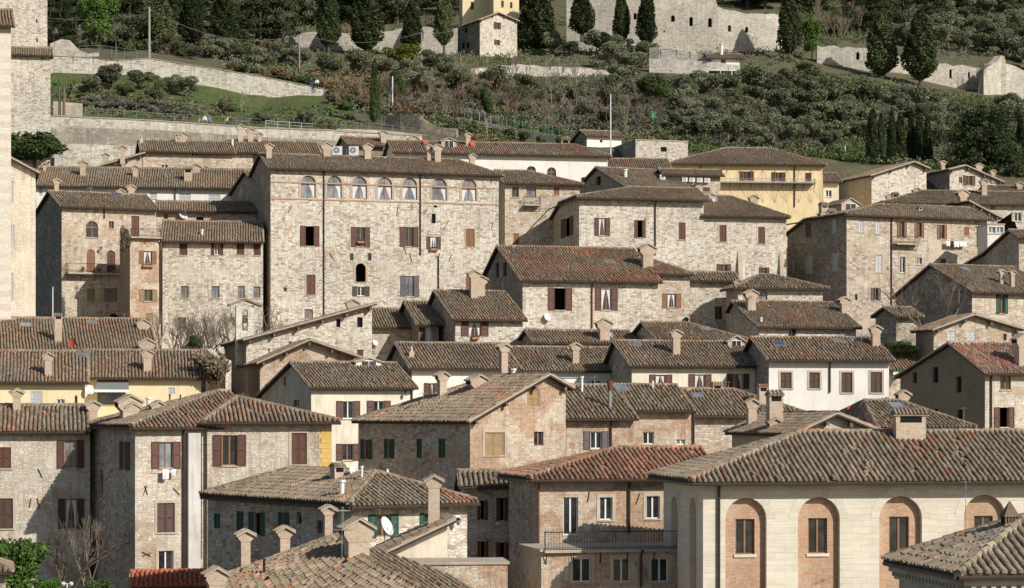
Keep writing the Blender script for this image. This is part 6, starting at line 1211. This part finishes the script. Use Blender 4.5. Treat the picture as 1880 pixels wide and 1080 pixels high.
laundry('white and black washing hung below the rust coloured shutters', 'U14', 'A8', 1278, 1430, 820, [(1283, 1310, 38, 'cloth_white'), (1312, 1335, 40, 'cloth_dark'), (1338, 1375, 42, 'cloth_white'), (1378, 1428, 36, 'cloth_white')])
laundry('two small white cloths under the window of the narrow tower house', 'F4', 'C3', 800, 935, 458, [(838, 872, 52, 'cloth_white'), (885, 907, 36, 'cloth_white')], .4)
# flower boxes
def fbox(label, key, z, x0, x1, y):
    h = HINFO[key]; W = h['W'][0]; s0, s1 = W.s_at(zx(z, x0)), W.s_at(zx(z, x1)); q = W.z_at(s0, zy(z, y)); org = W.pt(s0, q, .1); root = empty('flower_box', org, label, 'flower box'); b = MB(); bar(b, W, s0, q, s1, q + .2, .08, .34); b.build('box', 'terracotta', root, org); rr = random.Random(int(x0)); pts = [W.pt(rr.uniform(s0, s1), q + .2 + rr.random() * .15, rr.uniform(.1, .32)) for _ in range(60)]
    v, f = leafmesh('', pts, .12, None, 3); me = bpy.data.meshes.new('flowers'); me.from_pydata([tuple(Vector(p) - org) for p in v], [], f); me.materials.append(M['leaf_shrub']); o = bpy.data.objects.new('flowers', me); COL.objects.link(o); o.parent = root
fbox('terracotta flower box under the curtained window beside the long balcony', 'L2', 'A5', 1008, 1082, 1005); fbox('terracotta flower box under the curtained window below the palazzo', 'M2', 'B3', 330, 382, 745); fbox('dark flower box on the small curtained window of the palazzo', 'palazzo', 'A6', 1228, 1285, 888)
fbox('red flower pot box in the grilled palazzo window', 'palazzo', 'A6', 715, 762, 835)
# potted plants on the long balcony
for i, x in enumerate((575, 690, 790)):
    W = HINFO['L1']['W'][0]; s = W.s_at(zx('A5', x)); q = W.z_at(s, zy('A5', 1058)) + .15; p = W.pt(s, q, .6); root = empty('potted_plant', p, ['small pot at the left on the long balcony', 'small pot in the middle of the long balcony', 'pot at the right of the long balcony'][i], 'potted plant'); b = MB(); b.tube(p, p + Vector((0, 0, .25)), .12, .17, 10); b.build('pot', 'terracotta', root, p)
    rr = random.Random(i); v, f = leafmesh('', [p + Vector((rr.gauss(0, .12), rr.gauss(0, .12), .28 + abs(rr.gauss(0, .14)))) for _ in range(50)], .13, None, i); me = bpy.data.meshes.new('leaves'); me.from_pydata([tuple(Vector(a) - p) for a in v], [], f); me.materials.append(M['leaf_shrub']); o = bpy.data.objects.new('leaves', me); COL.objects.link(o); o.parent = root
# green bin like screen on the slope
Y = Yat(1197, 225); a = P(1191, 226, Y); mb = MB(); mb.tube(a + Vector((.55, 0, -.2)), a + Vector((.55, 0, 1.5)), .35, .6, 10); mb.tube(a + Vector((.55, 0, 1.5)), a + Vector((.55, 0, 1.62)), .66, .66, 10); o = mb.build('bin', 'plastic_green', None, tuple(a)); tag(o, 'light green plastic bin standing in the scrub', 'bin')
# pergola of the cottage
mb = MB()
for x in (1475, 1555, 1620): a = P(zx('A3', x), zy('A3', 560), 398); mb.tube(a - Vector((0, 0, .5)), P(zx('A3', x), zy('A3', 505), 398), .1, .1, 5)
a, b = P(zx('A3', 1400), zy('A3', 500), 398), P(zx('A3', 1625), zy('A3', 503), 398); mb.box(a, b - a, Vector((0, 3.5, 0)), Vector((0, 0, .18)))
o = mb.build('pergola', 'white_paint', None, tuple(a)); tag(o, 'white posted pergola in front of the low white cottage', 'pergola')
# parabolic small things in the court
mb = MB(); c = P(123, 1072, 128)
for sg in (-1, 1): mb.tube(c + Vector((sg * .22, 0, 0)), c + Vector((sg * .22, -.12, .05)), .13, .05, 12)
mb.tube(c - Vector((0, 0, 1.4)), c, .04, .04, 6); mb.tube(c - Vector((.3, 0, 0)), c + Vector((.3, 0, 0)), .03, .03, 5); o = mb.build('double_lamp', 'white_metal', None, tuple(c)); tag(o, 'white double headed lamp in the lower left courtyard', 'lamp')
# ---------------------------------------------------------------- foreground roof built from free planes
def planehit(pt, az, s, px, py):
    dn = Vector((math.sin(rad(az)), -math.cos(rad(az)), 0)); n = Vector((dn.x * s, dn.y * s, 1)); d = Vector((k_(px), 1, (HY - py) / F)); return d * (pt.dot(n) / d.dot(n))
def planeroof(mb, pt, az, s, pix, seed):
    pts = [planehit(pt, az, s, *q) for q in pix]; tiles(mb, pts, seed); mb.poly(pts, 0, [(j * .3 + 5.1, .5) for j in range(len(pts))]); mb.poly([p - Vector((0, 0, .15)) for p in pts][::-1], 1)
    for i in range(len(pts)): A, B = pts[i], pts[(i + 1) % len(pts)]; dn = Vector((0, 0, -.15)); mb.poly([A, B, B + dn, A + dn], 1)
    return pts
root = empty('foreground_house', (-5, 92, -22), 'foreground house seen only as a wide brown roof with tall flared chimneys at the bottom', 'house'); org = Vector((-5, 92, -22)); rb = MB()
pt = P(621, 990, 100); A = planeroof(rb, pt, -38, .38, [(402, 1062), (618, 984), (645, 1012), (795, 1098), (800, 1300), (500, 1300)], 900)
pb = planehit(pt, -38, .38, 645, 1012); Bp = planeroof(rb, pb + Vector((.2, 0, -.05)), 42, .38, [(645, 1014), (690, 1010), (830, 1060), (905, 1110), (905, 1250), (800, 1200), (795, 1100)], 910)
caps(rb, A[3], A[2], 5, 0, .16, 2); caps(rb, A[2], A[1], 6, 0, .14, 2); caps(rb, A[0], A[1], 7, 0, .12, 2)
rob = rb.build('roof', ['tile_old', 'wood_dark', 'mortar'], root, org); wm = MB()
for T in (A, Bp):
    for i in range(len(T)): a, b = T[i] - Vector((0, 0, .2)), T[(i + 1) % len(T)] - Vector((0, 0, .2)); wm.poly([Vector((a.x, a.y, -20)), Vector((b.x, b.y, -20)), b, a])
wm.build('wall', 'stone_warm', root, org); Uu, Vv = Vector((math.cos(rad(20)), math.sin(rad(20)), 0)), Vector((-math.sin(rad(20)), math.cos(rad(20)), 0))
for x, yb, yt, w in ((312, 975, 785, 50), (517, 885, 765, 52), (745, 800, 657, 42), (158, 1120, 978, 80), (895, 915, 722, 112)):
    px, py = zx('C4', x), zy('C4', yb); b = planehit(pt, -38, .38, px, py); cm = MB(); chimney(cm, b, w / 2.843 / F * b.y, (yb - yt) / 2.843 / F * b.y, Uu, Vv, 'h'); cm.build('chimney', CHM, rob, org)
b = planehit(pt, -38, .38, zx('C4', 412), zy('C4', 1018)); cm = MB(); cm.tube(b, b + Vector((0, 0, .75)), .06, .06, 6); cm.build('vent_pipe', 'iron', rob, org)
antenna(root, org, planehit(pt, -38, .38, zx('C4', 818), zy('C4', 1060)), 3.2, 5); antenna(root, org, planehit(pt, -38, .38, zx('C4', 825), zy('C4', 900)), 2.0, 9)
dish(root, org, P(zx('C4', 1055), zy('C4', 755), 101), .42, 'white_metal', 62)
antenna(HINFO['F13']['root'], HINFO['F13']['org'], P(1773, 985, 104), 2.6, 3)
# ================================================================ light, sky, camera
AZ, EL = 48, 32
w = bpy.data.worlds.new('World'); SC.world = w; w.use_nodes = True; nt = w.node_tree; nt.nodes.clear(); so = nt.nodes.new('ShaderNodeOutputWorld'); bg = nt.nodes.new('ShaderNodeBackground'); sk = nt.nodes.new('ShaderNodeTexSky'); sk.sky_type = 'NISHITA'; sk.sun_disc = False; sk.sun_elevation = rad(EL); sk.sun_rotation = rad(180 - AZ); nt.links.new(sk.outputs[0], bg.inputs[0]); nt.links.new(bg.outputs[0], so.inputs[0]); bg.inputs[1].default_value = .078
ld = bpy.data.lights.new('sun', 'SUN'); ld.energy = 4.4; ld.angle = rad(.5); ld.color = (1, .94, .85); lo = bpy.data.objects.new('sun', ld); COL.objects.link(lo)
S = Vector((math.sin(rad(AZ)) * math.cos(rad(EL)), -math.cos(rad(AZ)) * math.cos(rad(EL)), math.sin(rad(EL)))); lo.rotation_euler = S.to_track_quat('Z', 'Y').to_euler()
cd = bpy.data.cameras.new('camera'); cam = bpy.data.objects.new('camera', cd); COL.objects.link(cam); cam.rotation_euler = (rad(90), 0, 0); cd.sensor_width = 36; cd.lens = 36 * F / 1880; cd.shift_y = (HY - 540) / 1880; cd.clip_end = 3000; SC.camera = cam
SC.view_settings.view_transform = 'Standard'; SC.view_settings.look = 'None'; SC.view_settings.exposure = .12; SC.view_settings.gamma = 1
